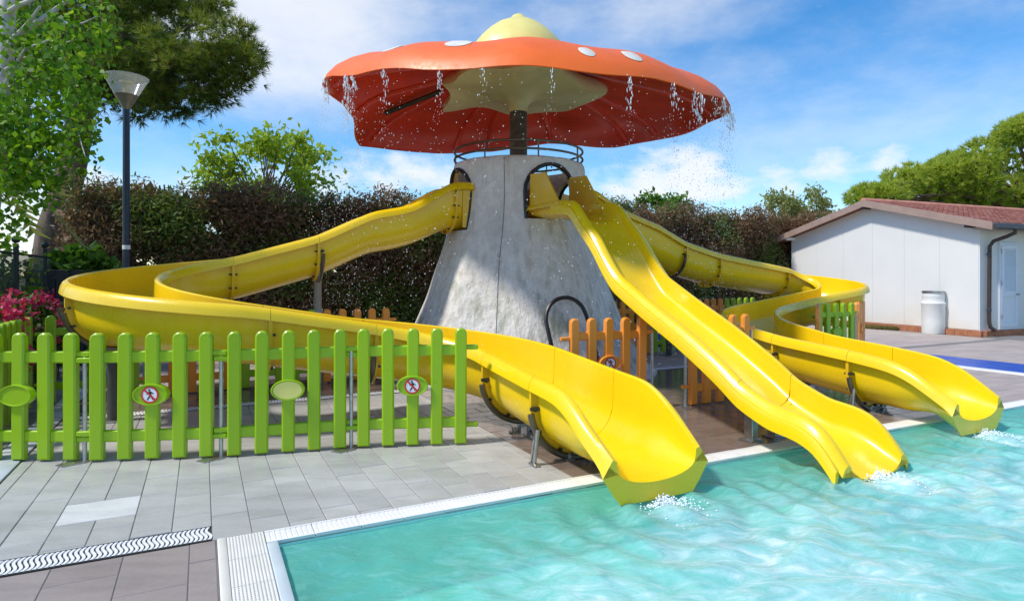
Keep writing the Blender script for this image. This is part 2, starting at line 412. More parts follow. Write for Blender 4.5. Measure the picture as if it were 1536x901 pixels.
CIRC = W(4.36, 8.44)                              # centre of the tower
TOWER = Vector((0.1, 9.5, 0.0))
tiles = []                                        # (u0,u1,v0,v1,mat)
gap = 0.0023
def lay(u0, u1, v0, v1, cw, cl, ou, along_v, mat, ov=0.0):
    if along_v:
        k0 = math.floor((u0 - ou) / cw); k1 = math.ceil((u1 - ou) / cw)
        for k in range(k0, k1):
            a, b = max(u0, ou + k * cw), min(u1, ou + (k + 1) * cw)
            if b - a < 0.02: continue
            st = v0 - cl + ((k % 2) * 0.5 + ((k * 37) % 5) * 0.045) * cl + ov
            v = st
            while v < v1:
                c, d = max(v, v0), min(v + cl, v1)
                if d - c > 0.03: tiles.append((a, b, c, d, mat))
                v += cl
    else:
        k0 = 0; k1 = math.ceil((v1 - v0) / cw)
        for k in range(k0, k1):
            c, d = v0 + k * cw, min(v1, v0 + (k + 1) * cw)
            if d - c < 0.02: continue
            st = u0 - cl + ((k % 2) * 0.5 + ((k * 29) % 4) * 0.06) * cl
            u = st
            while u < u1:
                a, b = max(u, u0), min(u + cl, u1)
                if b - a > 0.03: tiles.append((a, b, c, d, mat))
                u += cl
lay(-1.22, 0.05, 3.85, 7.25, 0.198, 0.36, 0.05, True, TILE_GREY)
lay(0.05, 2.32, 3.645, 7.25, 0.198, 0.36, 0.05, True, TILE_GREY)
lay(-2.0, 0.066, 1.6, 3.635, 0.295, 0.60, -0.055, True, TILE_TAUPE)
lay(2.32, 7.0, 3.64, 7.25, 0.2, 0.40, 0, False, TILE_BROWN)
lay(7.0, 12.0, 3.64, 7.25, 0.2, 0.40, 0, False, TILE_FAR)
lay(-1.22, 5.2, 7.47, 9.0, 0.2, 0.40, 0, False, TILE_BROWN)
lay(5.2, 16.0, 7.47, 12.5, 0.25, 0.5, 0, False, TILE_FAR)
lay(12.0, 16.0, 3.64, 7.25, 0.25, 0.5, 0, False, TILE_FAR)
lay(-1.22, 5.2, 9.0, 12.5, 0.25, 0.5, 0, False, TILE_FAR)
lay(-2.0, -1.44, 3.85, 7.25, 0.28, 0.5, -1.44, True, TILE_TAUPE)
SLAB_R = (-0.742, -0.346, 4.25, 4.60)
def clip_slab(t):
    a, b, c, d, m = t
    if b <= SLAB_R[0] + .01 or a >= SLAB_R[1] - .01 or d <= SLAB_R[2] or c >= SLAB_R[3]: return [t]
    out = []
    if c < SLAB_R[2] - .02: out.append((a, b, c, SLAB_R[2], m))
    if d > SLAB_R[3] + .02: out.append((a, b, SLAB_R[3], d, m))
    return out
tiles = [q for t in tiles for q in clip_slab(t)]
tiles.append((*SLAB_R, SLAB))
def tile_size(t):
    p = W((t[0] + t[1]) / 2, (t[2] + t[3]) / 2)
    if p.y < 0.8 or abs(p.x / p.y) > 0.86: return 0
    if (H / p.y) * F + HY > 920: return 0
    return (t[1] - t[0]) * (t[3] - t[2]) / p.y ** 3
tiles = [t for t in tiles if (W((t[0] + t[1]) / 2, (t[2] + t[3]) / 2) - TOWER).length > 1.9]
tiles.sort(key=tile_size, reverse=True)
tile_cache = {}
def tile_box(m, a, b, c, d, z1, tilt=0.0):
    a += gap; b -= gap; c += gap; d -= gap; e = 0.003
    r0 = [W(a, c, -0.02), W(b, c, -0.02), W(b, d, -0.02), W(a, d, -0.02)]
    r1 = [W(a, c, z1 - e), W(b, c, z1 - e), W(b, d, z1 - e), W(a, d, z1 - e)]
    r2 = [W(a + e, c + e, z1 + tilt), W(b - e, c + e, z1 - tilt), W(b - e, d - e, z1 - tilt), W(a + e, d - e, z1 + tilt)]
    m.loft([r0, r1, r2], True, False); n = len(m.v); m.f.append((n - 4, n - 3, n - 2, n - 1))
for i, (a, b, c, d, mat) in enumerate(tiles[:300]):
    key = (round(b - a, 3), round(d - c, 3), mat.name)
    if key not in tile_cache:
        m = MB(); tile_box(m, -(b - a) / 2, (b - a) / 2, -(d - c) / 2, (d - c) / 2, 0.0)
        tile_cache[key] = m.mesh('tile', mat, 0)
    o = bpy.data.objects.new('slab' if mat is SLAB else 'tile', tile_cache[key]); COL.objects.link(o); o.parent = pavement
    o.location = W((a + b) / 2, (c + d) / 2, random.uniform(-0.0012, 0.0012))
    o.rotation_euler = (random.uniform(-.0025, .0025), random.uniform(-.0025, .0025), 0)
rest = {}
for t in tiles[300:]: rest.setdefault(t[4].name, []).append(t)
for nm, lst in rest.items():
    m = MB(); tn = []
    for (a, b, c, d, mat) in lst:
        tile_box(m, a, b, c, d, random.uniform(-0.0012, 0.0012)); tn += [random.random()] * 9
    me = m.mesh('paving_tiles', lst[0][4], 0)
    at = me.attributes.new('tint', 'FLOAT', 'FACE'); at.data.foreach_set('value', tn)
    o = place('paving_tiles', me, pavement); o['kind'] = 'stuff'

# pale kerb strip that runs away from the pool, and the white lines of the far deck
kerb_strip = MB()
v = 1.5
ks = sheet('kerb_strip', [(-1.44, -1.22, 1.5, 12.5)], -0.004, DRAINDK)
while v < 12.4:
    m = MB(); c = W(-1.33, v + 0.375); m.box((c.x, c.y, -0.006), (0.20, 0.742, 0.03), UANG, 0.004); o = m.build('kerb_slab', KERB, ks); v += 0.75
path_blue = sheet('pool_lane', [(10.63, 11.72, -6, 9.2)], 0.006, BLUE)
m = MB(); c = W(10.5, 1.8); m.box((c.x, c.y, 0.0), (0.2, 15.6, 0.03), UANG, 0.005); o = m.build('lane_kerb', WHITE, path_blue)
ln = sheet('painted_line', [(9.2, 13.6, 8.9, 8.98)], 0.006, WHITE)

# ---- slot drains
def s_slat(du, wv, seg=8, amp=0.012):
    m = MB(); l = []; r = []; l2 = []; r2 = []
    for i in range(seg + 1):
        q = i / seg; vv = -wv / 2 + wv * q; off = amp * math.sin(2 * math.pi * q)
        l.append(W(off - du, vv, 0.0)); r.append(W(off + du, vv, 0.0)); l2.append(W(off - du, vv, -0.012)); r2.append(W(off + du, vv, -0.012))
    m.loft([l2, l, r, r2], False, False)
    return m
def drain(name, u0, u1, v0, v1, step, singly):
    d = sheet(name, [(u0, u1, v0, v1)], -0.0035, DRAINDK)
    fr = MB()
    for vv in (v0 + .006, v1 - .006):
        c = W((u0 + u1) / 2, vv); fr.box((c.x, c.y, -0.006), (u1 - u0, 0.010, 0.015), UANG)
    fr.build('drain_frame', DARKMET, d)
    if singly:
        me = s_slat(step * 0.30, v1 - v0 - 0.028).mesh('slat', GRATE, 50); u = u0 + step / 2
        while u < u1 - step / 3:
            o = bpy.data.objects.new('slat', me); COL.objects.link(o); o.parent = d; o.location = W(u, (v0 + v1) / 2, 0.003); u += step
    else:
        m = MB(); s = s_slat(step * 0.33, v1 - v0 - 0.03, 6); u = u0 + step / 2
        while u < u1:
            p = W(u, (v0 + v1) / 2, 0.003); m.add([Vector(q) + p for q in s.v], s.f); u += step
        o = m.build('slats', GRATE, d, 50); o['kind'] = 'stuff'
    return d
drain('slot_drain', -1.21, 0.047, 3.642, 3.848, 0.0228, True)
drain('slot_drain', -1.21, 2.45, 7.255, 7.465, 0.032, False)
drain('slot_drain', 5.9, 10.2, 7.255, 7.465, 0.032, False)

# ---- coping of the pool
cop = sheet('pool_coping', [(PU0, PU1, 3.475, 3.64), (PU0, POOL_U0, PV0, 3.475)], -0.02, DRAINDK)
ct = MB(); nb = 9; wl = 0.25
c = W(0, 0); ct.box((c.x, c.y, -0.011), (wl - .004, 0.16, 0.018), UANG, 0.002)
for i in range(nb):
    c = W(-wl / 2 + wl * (i + .5) / nb, 0.0); ct.box((c.x, c.y, 0.0), (wl / nb * 0.72, 0.125, 0.005), UANG, 0.001)
for sgn in (-1, 1):
    c = W(0, sgn * 0.072); ct.box((c.x, c.y, 0.001), (wl - .004, 0.016, 0.006), UANG, 0.001)
ct_me = ct.mesh('coping_tile', COPING, 30)
u = 0.304 + wl / 2
while u < PU1:
    o = bpy.data.objects.new('coping_tile', ct_me); COL.objects.link(o); o.parent = cop; o.location = W(u, 3.558, random.uniform(-.001, .001)); u += wl
# left side: edging band, overflow grate modules, pale lip
eb = MB(); c = W(0.094, (3.64 + PV0) / 2); eb.box((c.x, c.y, -0.004), (0.044, 3.64 - PV0 - .002, 0.02), UANG, 0.004); eb.build('edging', GUTTERW, cop)
lp = MB(); c = W(0.332, (3.475 + PV0) / 2); lp.box((c.x, c.y, -0.012), (0.055, 3.475 - PV0 - .002, 0.03), UANG, 0.004); lp.build('pool_lip', simple('lip_pale', (0.66, 0.74, 0.78), 0.35, var=.04), cop)
gm = MB(); gl = 0.30; gw = 0.185; nb = 12
for i in range(nb):
    c = W(-gw / 2 + gw * (i + .5) / nb, 0); gm.box((c.x, c.y, 0.0), (0.0098, gl - .004, 0.01), UANG, 0.0015)
for i in range(15):
    c = W(0, -gl / 2 + gl * (i + .5) / 15); gm.box((c.x, c.y, -0.0006), (gw - .003, 0.0085, 0.0095), UANG)
gm_me = gm.mesh('overflow_grate', GUTTERW, 30)
v = 3.635 - gl / 2
while v > -3:
    o = bpy.data.objects.new('overflow_grate', gm_me); COL.objects.link(o); o.parent = cop; o.location = W(0.2095, v, 0.0); v -= gl
# ---- pool basin
LINER, t_, b_ = newmat('pool_liner')
t_.links.new(ramp(t_, noise(t_, 0.9, 6, 0.6, 'World'), [(0.3, (0.40, 0.80, 0.70)), (0.7, (0.50, 0.86, 0.78))]), b_.inputs['Base Color']); b_.inputs['Roughness'].default_value = 0.5
m = MB(); zf = -0.45
a, b, c, d = W(POOL_U0, PV0, zf), W(PU1, PV0, zf), W(PU1, POOL_V1, zf), W(POOL_U0, POOL_V1, zf)
up = Vector((0, 0, -zf - 0.012))
m.add([a, b, c, d, a + up, b + up, c + up, d + up], [(0, 1, 2, 3), (0, 4, 5, 1), (1, 5, 6, 2), (2, 6, 7, 3), (3, 7, 4, 0)])
tag(m.build('pool_basin', LINER, None, 0), kind='structure')

EXITS = [(2.61, 3.1, 0.42), (4.33, 2.80, 0.40), (6.34, 3.1, 0.42)]      # u, v of each slide's end
def water_mat():
    m, t, b = newmat('pool_water')
    t.nodes.remove(b)
    out = t.nodes['Material Output']
    tr = t.nodes.new('ShaderNodeBsdfTransparent'); tr.inputs['Color'].default_value = (0.60, 0.95, 0.90, 1)
    gl = t.nodes.new('ShaderNodeBsdfGlossy'); gl.inputs['Roughness'].default_value = 0.04
    bp = t.nodes.new('ShaderNodeBump'); bp.inputs['Strength'].default_value = 0.5; bp.inputs['Distance'].default_value = 0.025
    t.links.new(noise(t, 9, 5, 0.6, 'World', (1, 1.8, 1)), bp.inputs['Height'])
    fr = t.nodes.new('ShaderNodeFresnel'); fr.inputs['IOR'].default_value = 1.33
    t.links.new(bp.outputs[0], gl.inputs['Normal']); t.links.new(bp.outputs[0], fr.inputs['Normal'])
    mx = t.nodes.new('ShaderNodeMixShader'); t.links.new(fr.outputs[0], mx.inputs[0]); t.links.new(tr.outputs[0], mx.inputs[1]); t.links.new(gl.outputs[0], mx.inputs[2])
    # aerated water by the slides, plus swirled patches that paint light ripples
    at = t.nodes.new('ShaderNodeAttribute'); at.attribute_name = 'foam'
    n1 = noise(t, 3.6, 8, 0.66, 'World', (1.0, 2.0, 1)); n1.node.inputs['Distortion'].default_value = 1.6; n2 = noise(t, 1.0, 4, 0.5, 'World')  # swirled noise puts broken ripple light into the water colour
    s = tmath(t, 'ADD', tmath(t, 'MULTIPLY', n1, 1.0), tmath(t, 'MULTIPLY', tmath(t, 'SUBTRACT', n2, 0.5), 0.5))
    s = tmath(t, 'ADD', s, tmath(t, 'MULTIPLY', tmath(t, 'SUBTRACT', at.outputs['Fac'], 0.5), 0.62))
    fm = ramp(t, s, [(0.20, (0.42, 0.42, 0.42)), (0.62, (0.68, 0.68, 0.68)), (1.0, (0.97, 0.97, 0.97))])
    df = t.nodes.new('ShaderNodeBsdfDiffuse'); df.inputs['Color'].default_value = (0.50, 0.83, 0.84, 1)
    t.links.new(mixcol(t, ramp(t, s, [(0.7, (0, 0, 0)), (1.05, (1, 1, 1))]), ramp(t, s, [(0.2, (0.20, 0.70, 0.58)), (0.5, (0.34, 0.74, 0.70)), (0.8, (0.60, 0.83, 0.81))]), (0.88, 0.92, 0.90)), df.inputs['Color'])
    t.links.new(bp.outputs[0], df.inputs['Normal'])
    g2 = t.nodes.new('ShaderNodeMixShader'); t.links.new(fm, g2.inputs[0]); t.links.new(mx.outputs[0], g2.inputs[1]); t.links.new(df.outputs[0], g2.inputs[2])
    # keep the sky glint on top
    g3 = t.nodes.new('ShaderNodeMixShader'); t.links.new(tmath(t, 'MULTIPLY', fr.outputs[0], 0.8), g3.inputs[0]); t.links.new(g2.outputs[0], g3.inputs[1]); t.links.new(gl.outputs[0], g3.inputs[2])
    t.links.new(g3.outputs[0], out.inputs['Surface'])
    return m
us = np.concatenate([np.arange(POOL_U0, 9.0, 0.035), np.arange(9.0, PU1 + .3, 0.3)]); vs_ = np.concatenate([np.arange(-9.0, -2.5, 0.3), np.arange(-2.5, POOL_V1, 0.035), [POOL_V1]])
us[-1] = PU1
UU, VV = np.meshgrid(us, vs_)
zz = np.zeros_like(UU)
for k in range(40):
    ang = RNG.uniform(-1.3, 1.3) - math.pi / 2; wl_ = RNG.uniform(0.09, 0.8); amp = 0.0046 * wl_ ** 0.8
    ph = RNG.uniform(0, 6.28); zz += amp * np.sin((UU * math.cos(ang) + VV * math.sin(ang)) * 2 * math.pi / wl_ + ph + 0.6 * np.sin(UU * 1.7 + ph))
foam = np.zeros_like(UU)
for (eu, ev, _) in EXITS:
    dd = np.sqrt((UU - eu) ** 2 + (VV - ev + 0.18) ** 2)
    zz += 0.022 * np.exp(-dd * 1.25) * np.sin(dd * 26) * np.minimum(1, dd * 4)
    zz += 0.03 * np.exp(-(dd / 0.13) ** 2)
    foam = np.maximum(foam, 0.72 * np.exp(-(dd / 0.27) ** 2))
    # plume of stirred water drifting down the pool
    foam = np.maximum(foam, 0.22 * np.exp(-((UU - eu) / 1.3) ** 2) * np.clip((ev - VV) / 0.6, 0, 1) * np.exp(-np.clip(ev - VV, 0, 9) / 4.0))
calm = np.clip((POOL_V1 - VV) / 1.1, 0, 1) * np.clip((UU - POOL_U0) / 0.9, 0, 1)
foam = foam * (0.35 + 0.65 * calm) + 0.52 * calm - 0.12 * (1 - calm)  # also paints a darker band by the walls, where water reflects less
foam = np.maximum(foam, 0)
edge_f = np.clip((POOL_V1 - VV) / 0.3, 0.25, 1)
zz = -0.036 + zz * edge_f
nu, nv_ = len(us), len(vs_)
co = np.stack([U.x * UU + V.x * VV, U.y * UU + V.y * VV, zz], -1).reshape(-1, 3)
idx = np.arange(nu * nv_).reshape(nv_, nu)
fq = np.stack([idx[:-1, :-1], idx[:-1, 1:], idx[1:, 1:], idx[1:, :-1]], -1).reshape(-1)
me = bpy.data.meshes.new('pool_water'); me.vertices.add(len(co)); me.vertices.foreach_set('co', co.astype(np.float32).ravel())
me.loops.add(len(fq)); me.loops.foreach_set('vertex_index', fq.astype(np.int32)); me.polygons.add(len(fq) // 4)
me.polygons.foreach_set('loop_start', np.arange(0, len(fq), 4, dtype=np.int32)); me.update(calc_edges=True)
me.polygons.foreach_set('use_smooth', [True] * len(me.polygons))
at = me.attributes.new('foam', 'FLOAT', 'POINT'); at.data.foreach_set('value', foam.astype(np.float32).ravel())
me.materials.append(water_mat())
tag(place('pool_water', me), kind='structure')

# ================================================================== TOWER
tower = thing('slide_tower', TOWER, 'grey-white concrete tower shaped like a flaring mushroom stalk', 'tower')
PROF = [(0.0, 1.98), (0.12, 1.90), (0.3, 1.76), (0.5, 1.66), (0.74, 1.56), (1.09, 1.42), (1.44, 1.30), (1.67, 1.22), (2.06, 1.10), (2.4, 1.05), (2.75, 1.025), (3.0, 1.015), (3.07, 1.0), (3.09, 0.975)]
zs_ = [p[0] for p in PROF]; rs_ = [p[1] for p in PROF]
def stump_r(z, th):
    r = float(np.interp(z, zs_, rs_)); k = max(0, 1 - z / 2.6)
    fl = 0.045 * math.sin(5 * th + 0.7) + 0.03 * math.sin(9 * th + 2.1 + z) + 0.018 * math.sin(17 * th + 1.3 * z)
    return r + fl * k + 0.006 * math.sin(7 * z + 3 * th) + 0.008 * math.sin(13 * th + 4 * z)
m = MB(); nth = 120; rings = []
zl = list(np.concatenate([np.linspace(0, 2.9, 48), [3.0, 3.05, 3.08, 3.09]]))
for z in zl: rings.append([(TOWER.x + stump_r(z, 2 * math.pi * k / nth) * math.cos(2 * math.pi * k / nth), TOWER.y + stump_r(z, 2 * math.pi * k / nth) * math.sin(2 * math.pi * k / nth), z) for k in range(nth)])
for z in (3.09, 2.98, 2.2): rings.append([(TOWER.x + 0.93 * math.cos(2 * math.pi * k / nth), TOWER.y + 0.93 * math.sin(2 * math.pi * k / nth), z) for k in range(nth)])
m.loft(rings, True, True)
wall = m.build('wall', STUMP, tower, 50)
def arch_poly(hw, z0, zt, n=10):
    pts = [(-hw, z0), (hw, z0), (hw, zt - hw)]
    for i in range(1, n): a = math.pi * i / n; pts.append((hw * math.cos(a), zt - hw + hw * math.sin(a)))
    pts.append((-hw, zt - hw)); return pts
def arch_frame_pts(hw, z0, zt, dirv, off, n=12):
    """points of the opening's edge laid on the tower surface"""
    right = Vector((-dirv.y, dirv.x, 0)); out = []
    pl = [(hw, z0), (hw, (z0 + zt - hw) / 2), (hw, zt - hw)] + [(hw * math.cos(math.pi * i / n), zt - hw + hw * math.sin(math.pi * i / n)) for i in range(1, n)] + [(-hw, zt - hw), (-hw, (z0 + zt - hw) / 2), (-hw, z0)]
    for (s, z) in pl:
        d = math.sqrt(max(0.01, float(np.interp(z, zs_, rs_)) ** 2 - s * s)) + off
        out.append(Vector((TOWER.x, TOWER.y, z)) + Vector((dirv.x, dirv.y, 0)) * d + right * s)
    return out
OPEN = [(-V, 2.20), (-U, 2.06), (U, 2.06)]
for dirv, z0 in OPEN:
    c = MB(); poly = arch_poly(0.40, z0, 2.97); ang = math.atan2(dirv.y, dirv.x) - math.pi / 2
    c.prism(poly, 0.55, 1.6); ca, sa = math.cos(ang), math.sin(ang)
    c.v = [(TOWER.x + x * ca - y * sa, TOWER.y + x * sa + y * ca, z) for x, y, z in c.v]
    cut = c.build('cutter', STUMP, None, 0)
    md = wall.modifiers.new('cut', 'BOOLEAN'); md.object = cut; md.operation = 'DIFFERENCE'; md.solver = 'EXACT'
    bpy.context.view_layer.update(); dg = bpy.context.evaluated_depsgraph_get()
    nm = bpy.data.meshes.new_from_object(wall.evaluated_get(dg)); wall.modifiers.clear(); old = wall.data; wall.data = nm
    bpy.data.meshes.remove(old); bpy.data.objects.remove(cut)
    fr = MB(); fr.tube(arch_frame_pts(0.40, z0, 2.97, dirv, 0.012), 0.028, 8); o = fr.build('arch_frame', BLACK, tower)
    # bolts round the arch
    for i, q in enumerate(arch_frame_pts(0.34, z0 + .1, 2.93, dirv, -0.01, 10)):
        if i % 3 == 1:
            b_m = MB(); b_m.sphere(q, 0.013, 6, 4); b_m.build('bolt', DARKMET, o)
floor_m = MB(); floor_m.lathe([(0.01, 2.21), (0.925, 2.21), (0.925, 2.17), (0.01, 2.17)], TOWER, 40); floor_m.build('platform', BROWNPANEL, tower)
lin = MB(); lin.v = []
nl = 40
ring = lambda r, z, a0, a1: [(TOWER.x + r * math.cos(a0 + (a1 - a0) * k / nl), TOWER.y + r * math.sin(a0 + (a1 - a0) * k / nl), z) for k in range(nl + 1)]
a0, a1 = math.atan2(V.y, V.x) - 0.95, math.atan2(V.y, V.x) + 0.95
lin.loft([ring(0.915, 2.22, a0, a1), ring(0.915, 2.86, a0, a1), ring(0.885, 2.86, a0, a1), ring(0.885, 2.22, a0, a1)], False, False)
lin.build('inner_panel', BROWNPANEL, tower)
pad = MB(); pad.lathe([(0.01, 0.035), (2.06, 0.035), (2.085, 0.02), (2.085, -0.02)], TOWER, 72); pad.build('base_pad', KERB, tower)
# seam and lifting studs
seam = MB(); a = math.radians(-102); seam.tube([(TOWER.x + (stump_r(z, a) + .001) * math.cos(a + .01 * math.sin(3 * z)), TOWER.y + (stump_r(z, a) + .001) * math.sin(a + .01 * math.sin(3 * z)), z) for z in np.linspace(0.3, 3.05, 20)], 0.006, 5); seam.build('seam', simple('seam_grey', (.22, .21, .19), .8), tower)
rail = None
for z in (3.30, 3.18):
    r = MB(); r.tube([(TOWER.x + .985 * math.cos(2 * math.pi * k / 48), TOWER.y + .985 * math.sin(2 * math.pi * k / 48), z) for k in range(49)], 0.017, 8, False); r.build('railing', BRONZE, tower)
for k in range(8):
    a = 2 * math.pi * (k + .35) / 8; r = MB(); p = Vector((TOWER.x + .985 * math.cos(a), TOWER.y + .985 * math.sin(a), 0))
    r.tube([p + Vector((0, 0, 3.05)), p + Vector((0, 0, 3.30))], 0.013, 6); r.build('rail_post', BRONZE, tower)
# black bent-pipe arch at the foot of the tower
ap = [P(829, 530, 7.66), P(823, 500, 7.70), P(819, 478, 7.76), P(824, 459, 7.82), P(838, 448, 7.86), P(855, 447, 7.88), P(870, 456, 7.88), P(879, 472, 7.86), P(886, 498, 7.82), P(897, 540, 7.74)]
ap = [ap[0] * 1.0 - Vector((-0.03, 0, ap[0].z))] + ap + [ap[-1] - Vector((-0.06, 0, ap[-1].z))]
def catmull(p, k=5):
    out = []
    for i in range(len(p) - 1):
        a, b, c, d = p[max(i - 1, 0)], p[i], p[i + 1], p[min(i + 2, len(p) - 1)]
        for j in range(k):
            t = j / k; out.append(b * 1.0 + (c - a) * (t * .5) + (a * 2 - b * 5 + c * 4 - d) * (t * t * .5) + (b * 3 - a - c * 3 + d) * (t ** 3 * .5))
    return out + [p[-1]]
m = MB(); m.tube(catmull(ap), 0.027, 8); tag(m.build('pipe_arch', BLACK), 'bent black pipe arch against the foot of the grey tower', 'pipe')

# ================================================================== MUSHROOM
mush = thing('mushroom_fountain', TOWER + Vector((0, 0, 2.21)), 'giant red mushroom cap fountain with white spots and pale yellow top', 'fountain')
m = MB(); m.lathe([(0.01, 2.0), (0.135, 2.0), (0.135, 4.05), (0.01, 4.05)], TOWER, 24); m.build('pole', simple('weathered_pole', (0.10, 0.085, 0.07), 0.6, var=.4, scale=8), mush)
# rim: azimuth (deg, -90 = towards the camera), radius, height
RIM = [(-180, 2.92, 4.20), (-165, 2.90, 4.14), (-150, 2.86, 4.02), (-135, 2.82, 3.88), (-122, 2.85, 3.78), (-112, 2.90, 3.70), (-100, 2.96, 3.64), (-90, 3.02, 3.61), (-80, 3.00, 3.605), (-70, 2.96, 3.62), (-55, 2.90, 3.65), (-40, 2.92, 3.69), (-25, 3.02, 3.76), (-12, 3.12, 3.82), (0, 3.18, 3.87), (14, 3.22, 3.93), (25, 3.30, 3.95), (40, 3.28, 3.93), (52, 3.15, 3.92), (65, 3.0, 4.00), (78, 2.95, 4.06), (90, 2.95, 4.03), (100, 3.0, 3.92), (112, 3.05, 3.86), (125, 3.10, 3.84), (138, 3.22, 3.78), (150, 3.30, 3.77), (156, 3.12, 3.84), (164, 2.84, 4.02), (172, 2.84, 4.14), (180, 2.92, 4.20)]
ra = [math.radians(r[0]) for r in RIM]
CAPP = [(1.0, 0.0), (0.985, 0.10), (0.955, 0.22), (0.90, 0.36), (0.83, 0.49), (0.72, 0.62), (0.60, 0.745), (0.48, 0.86), (0.36, 0.97), (0.22, 1.10), (0.10, 1.20)]
nc = 144
def cap_pt(s_i, th, inner=0.0):
    R = float(np.interp(th, ra, [r[1] for r in RIM])); zr = float(np.interp(th, ra, [r[2] for r in RIM]))
    s, dz = CAPP[s_i] if isinstance(s_i, int) else (s_i, float(np.interp(-s_i, [-c[0] for c in CAPP], [c[1] for c in CAPP])))
    w = s ** 1.6
    z = w * zr + (1 - w) * 3.64 + dz
    # panel creases and sag between the ribs
    cre = 0.020 * abs(math.sin(4.5 * (th + 0.16))) * math.sin(math.pi * min(1, s)) + 0.02 * math.sin(11 * th + 3 * s)
    return Vector((TOWER.x + R * s * math.cos(th) * (1 - 0.01 * inner), TOWER.y + R * s * math.sin(th) * (1 - 0.01 * inner), z - cre - inner * 0.07 * (1 if s < 0.99 else 0.0)))
angs = [-math.pi + 2 * math.pi * k / nc for k in range(nc)]
m = MB()
outer = [[cap_pt(i, a) for a in angs] for i in range(len(CAPP))]
inner = [[cap_pt(i, a, 1.0) for a in angs] for i in range(len(CAPP))]
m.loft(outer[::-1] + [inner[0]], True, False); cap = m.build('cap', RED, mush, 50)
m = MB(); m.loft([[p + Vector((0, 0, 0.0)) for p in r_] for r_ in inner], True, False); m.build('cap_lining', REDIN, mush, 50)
for k in range(16):
    a = math.radians(-172 + 22.5 * k + 6 * math.sin(k * 2.3)); a = (a + math.pi) % (2 * math.pi) - math.pi
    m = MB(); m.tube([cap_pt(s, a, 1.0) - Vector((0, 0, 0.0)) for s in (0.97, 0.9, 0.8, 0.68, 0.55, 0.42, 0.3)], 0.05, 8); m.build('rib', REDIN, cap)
# steel beam under the left side
a = math.radians(158); m = MB(); q0 = cap_pt(0.45, a, 1.0) - Vector((0, 0, .10)); q1 = cap_pt(0.80, a, 1.0) - Vector((0, 0, .08)); m.tube([q0, q1], 0.04, 6); m.build('beam', DARKMET, cap)
# spots lie on the cap as thin discs
for (px, py, s, rr) in [(687, 69, 0.84, .17), (590, 91, 0.86, .13), (539, 102, 0.90, .16), (880, 86, 0.92, .10), (947, 102, 0.91, .13), (1020, 122, 0.90, .14), (760, 50, 0.5, .16), (-1, 60, 0.6, .18), (-1, 100, 0.75, .2), (-1, 140, .7, .18), (-1, 20, .7, .17)]:
    if px < 0: th = math.radians(py)
    else:
        best = None
        for k in range(720):
            t0 = -math.pi + 2 * math.pi * k / 720; q = cap_pt(s, t0)
            if q.y > TOWER.y + 1: continue
            e = abs(CX + q.x / q.y * F - px)
            if best is None or e < best[0]: best = (e, t0)
        th = best[1]
    R = float(np.interp(th, ra, [r[1] for r in RIM])); m = MB(); ringsD = []
    for k in (0.01, 0.6, 1.0):
        ringsD.append([cap_pt(min(.975, s + k * rr / R * math.cos(2 * math.pi * j / 20)), th + k * rr / R / s * math.sin(2 * math.pi * j / 20)) + Vector((0, 0, 0.014 if k < 1 else 0.004)) + Vector((math.cos(th), math.sin(th), 0)) * (0.012 if k < 1 else 0.004) for j in range(20)])
    m.loft(ringsD, True, False); m.build('spot', SPOT, cap)
m = MB()
dome = [(0.78, 4.70), (0.76, 4.80), (0.70, 4.92), (0.62, 5.02), (0.50, 5.14), (0.36, 5.25), (0.22, 5.32), (0.14, 5.36), (0.10, 5.41), (0.05, 5.44), (0.005, 5.45)]
m.lathe(dome, TOWER, 40, lambda r, z, t: r * (1 + 0.02 * math.sin(5 * t + 1))); m.build('crown_dome', LEMON, mush, 60)
# cream hub: funnel that opens into a ragged skirt
m = MB(); nh = 72; rg = []
def skirt(t): return 1.22 * (1 + 0.10 * math.sin(3 * t + 0.4) + 0.08 * math.sin(5 * t + 2.0) + 0.05 * math.sin(8 * t))
for (f, z, am) in [(0.112, 3.93, 0), (0.118, 4.0, 0), (0.14, 4.06, 0), (0.20, 4.12, 0.0), (0.34, 4.17, 0.01), (0.6, 4.20, 0.05), (0.85, 4.22, 0.08), (1.0, 4.22, 0.10), (1.0, 4.30, 0.09), (0.9, 4.42, 0.05), (0.6, 4.56, 0.0), (0.2, 4.70, 0)]:
    r_ = []
    for k in range(nh):
        t = 2 * math.pi * k / nh; rad = f * skirt(t) if f > 0.3 else f * 1.22
        r_.append((TOWER.x + rad * math.cos(t), TOWER.y + rad * math.sin(t), z + am * (math.sin(6 * t + 1.2) + 0.6 * math.sin(4 * t)) * 0.55))
    rg.append(r_)
m.loft(rg, True, False); m.build('hub', CREAM, mush, 60)

# ================================================================== SLIDES
def arc(cu, cv, r, a0, a1, n=40):
    return [(cu + r * math.cos(math.radians(a0 + (a1 - a0) * i / n)), cv + r * math.sin(math.radians(a0 + (a1 - a0) * i / n))) for i in range(n + 1)]
def resample(pts, step=0.05):
    p = np.array(pts, float); d = np.r_[0, np.cumsum(np.hypot(*np.diff(p, axis=0).T))]; keep = np.r_[True, np.diff(d) > 1e-6]; p = p[keep]; d = d[keep]
    s = np.linspace(0, d[-1], int(d[-1] / step) + 1); return np.stack([np.interp(s, d, p[:, 0]), np.interp(s, d, p[:, 1])], 1), s
def smooth1(x, k):
    if k < 1: return x
    w = np.exp(-np.linspace(-2, 2, 2 * k + 1) ** 2); w /= w.sum()
    xp = np.r_[2 * x[0] - x[k:0:-1], x, 2 * x[-1] - x[-2:-k - 2:-1]]; return np.convolve(xp, w, 'valid')
FL = 0.088
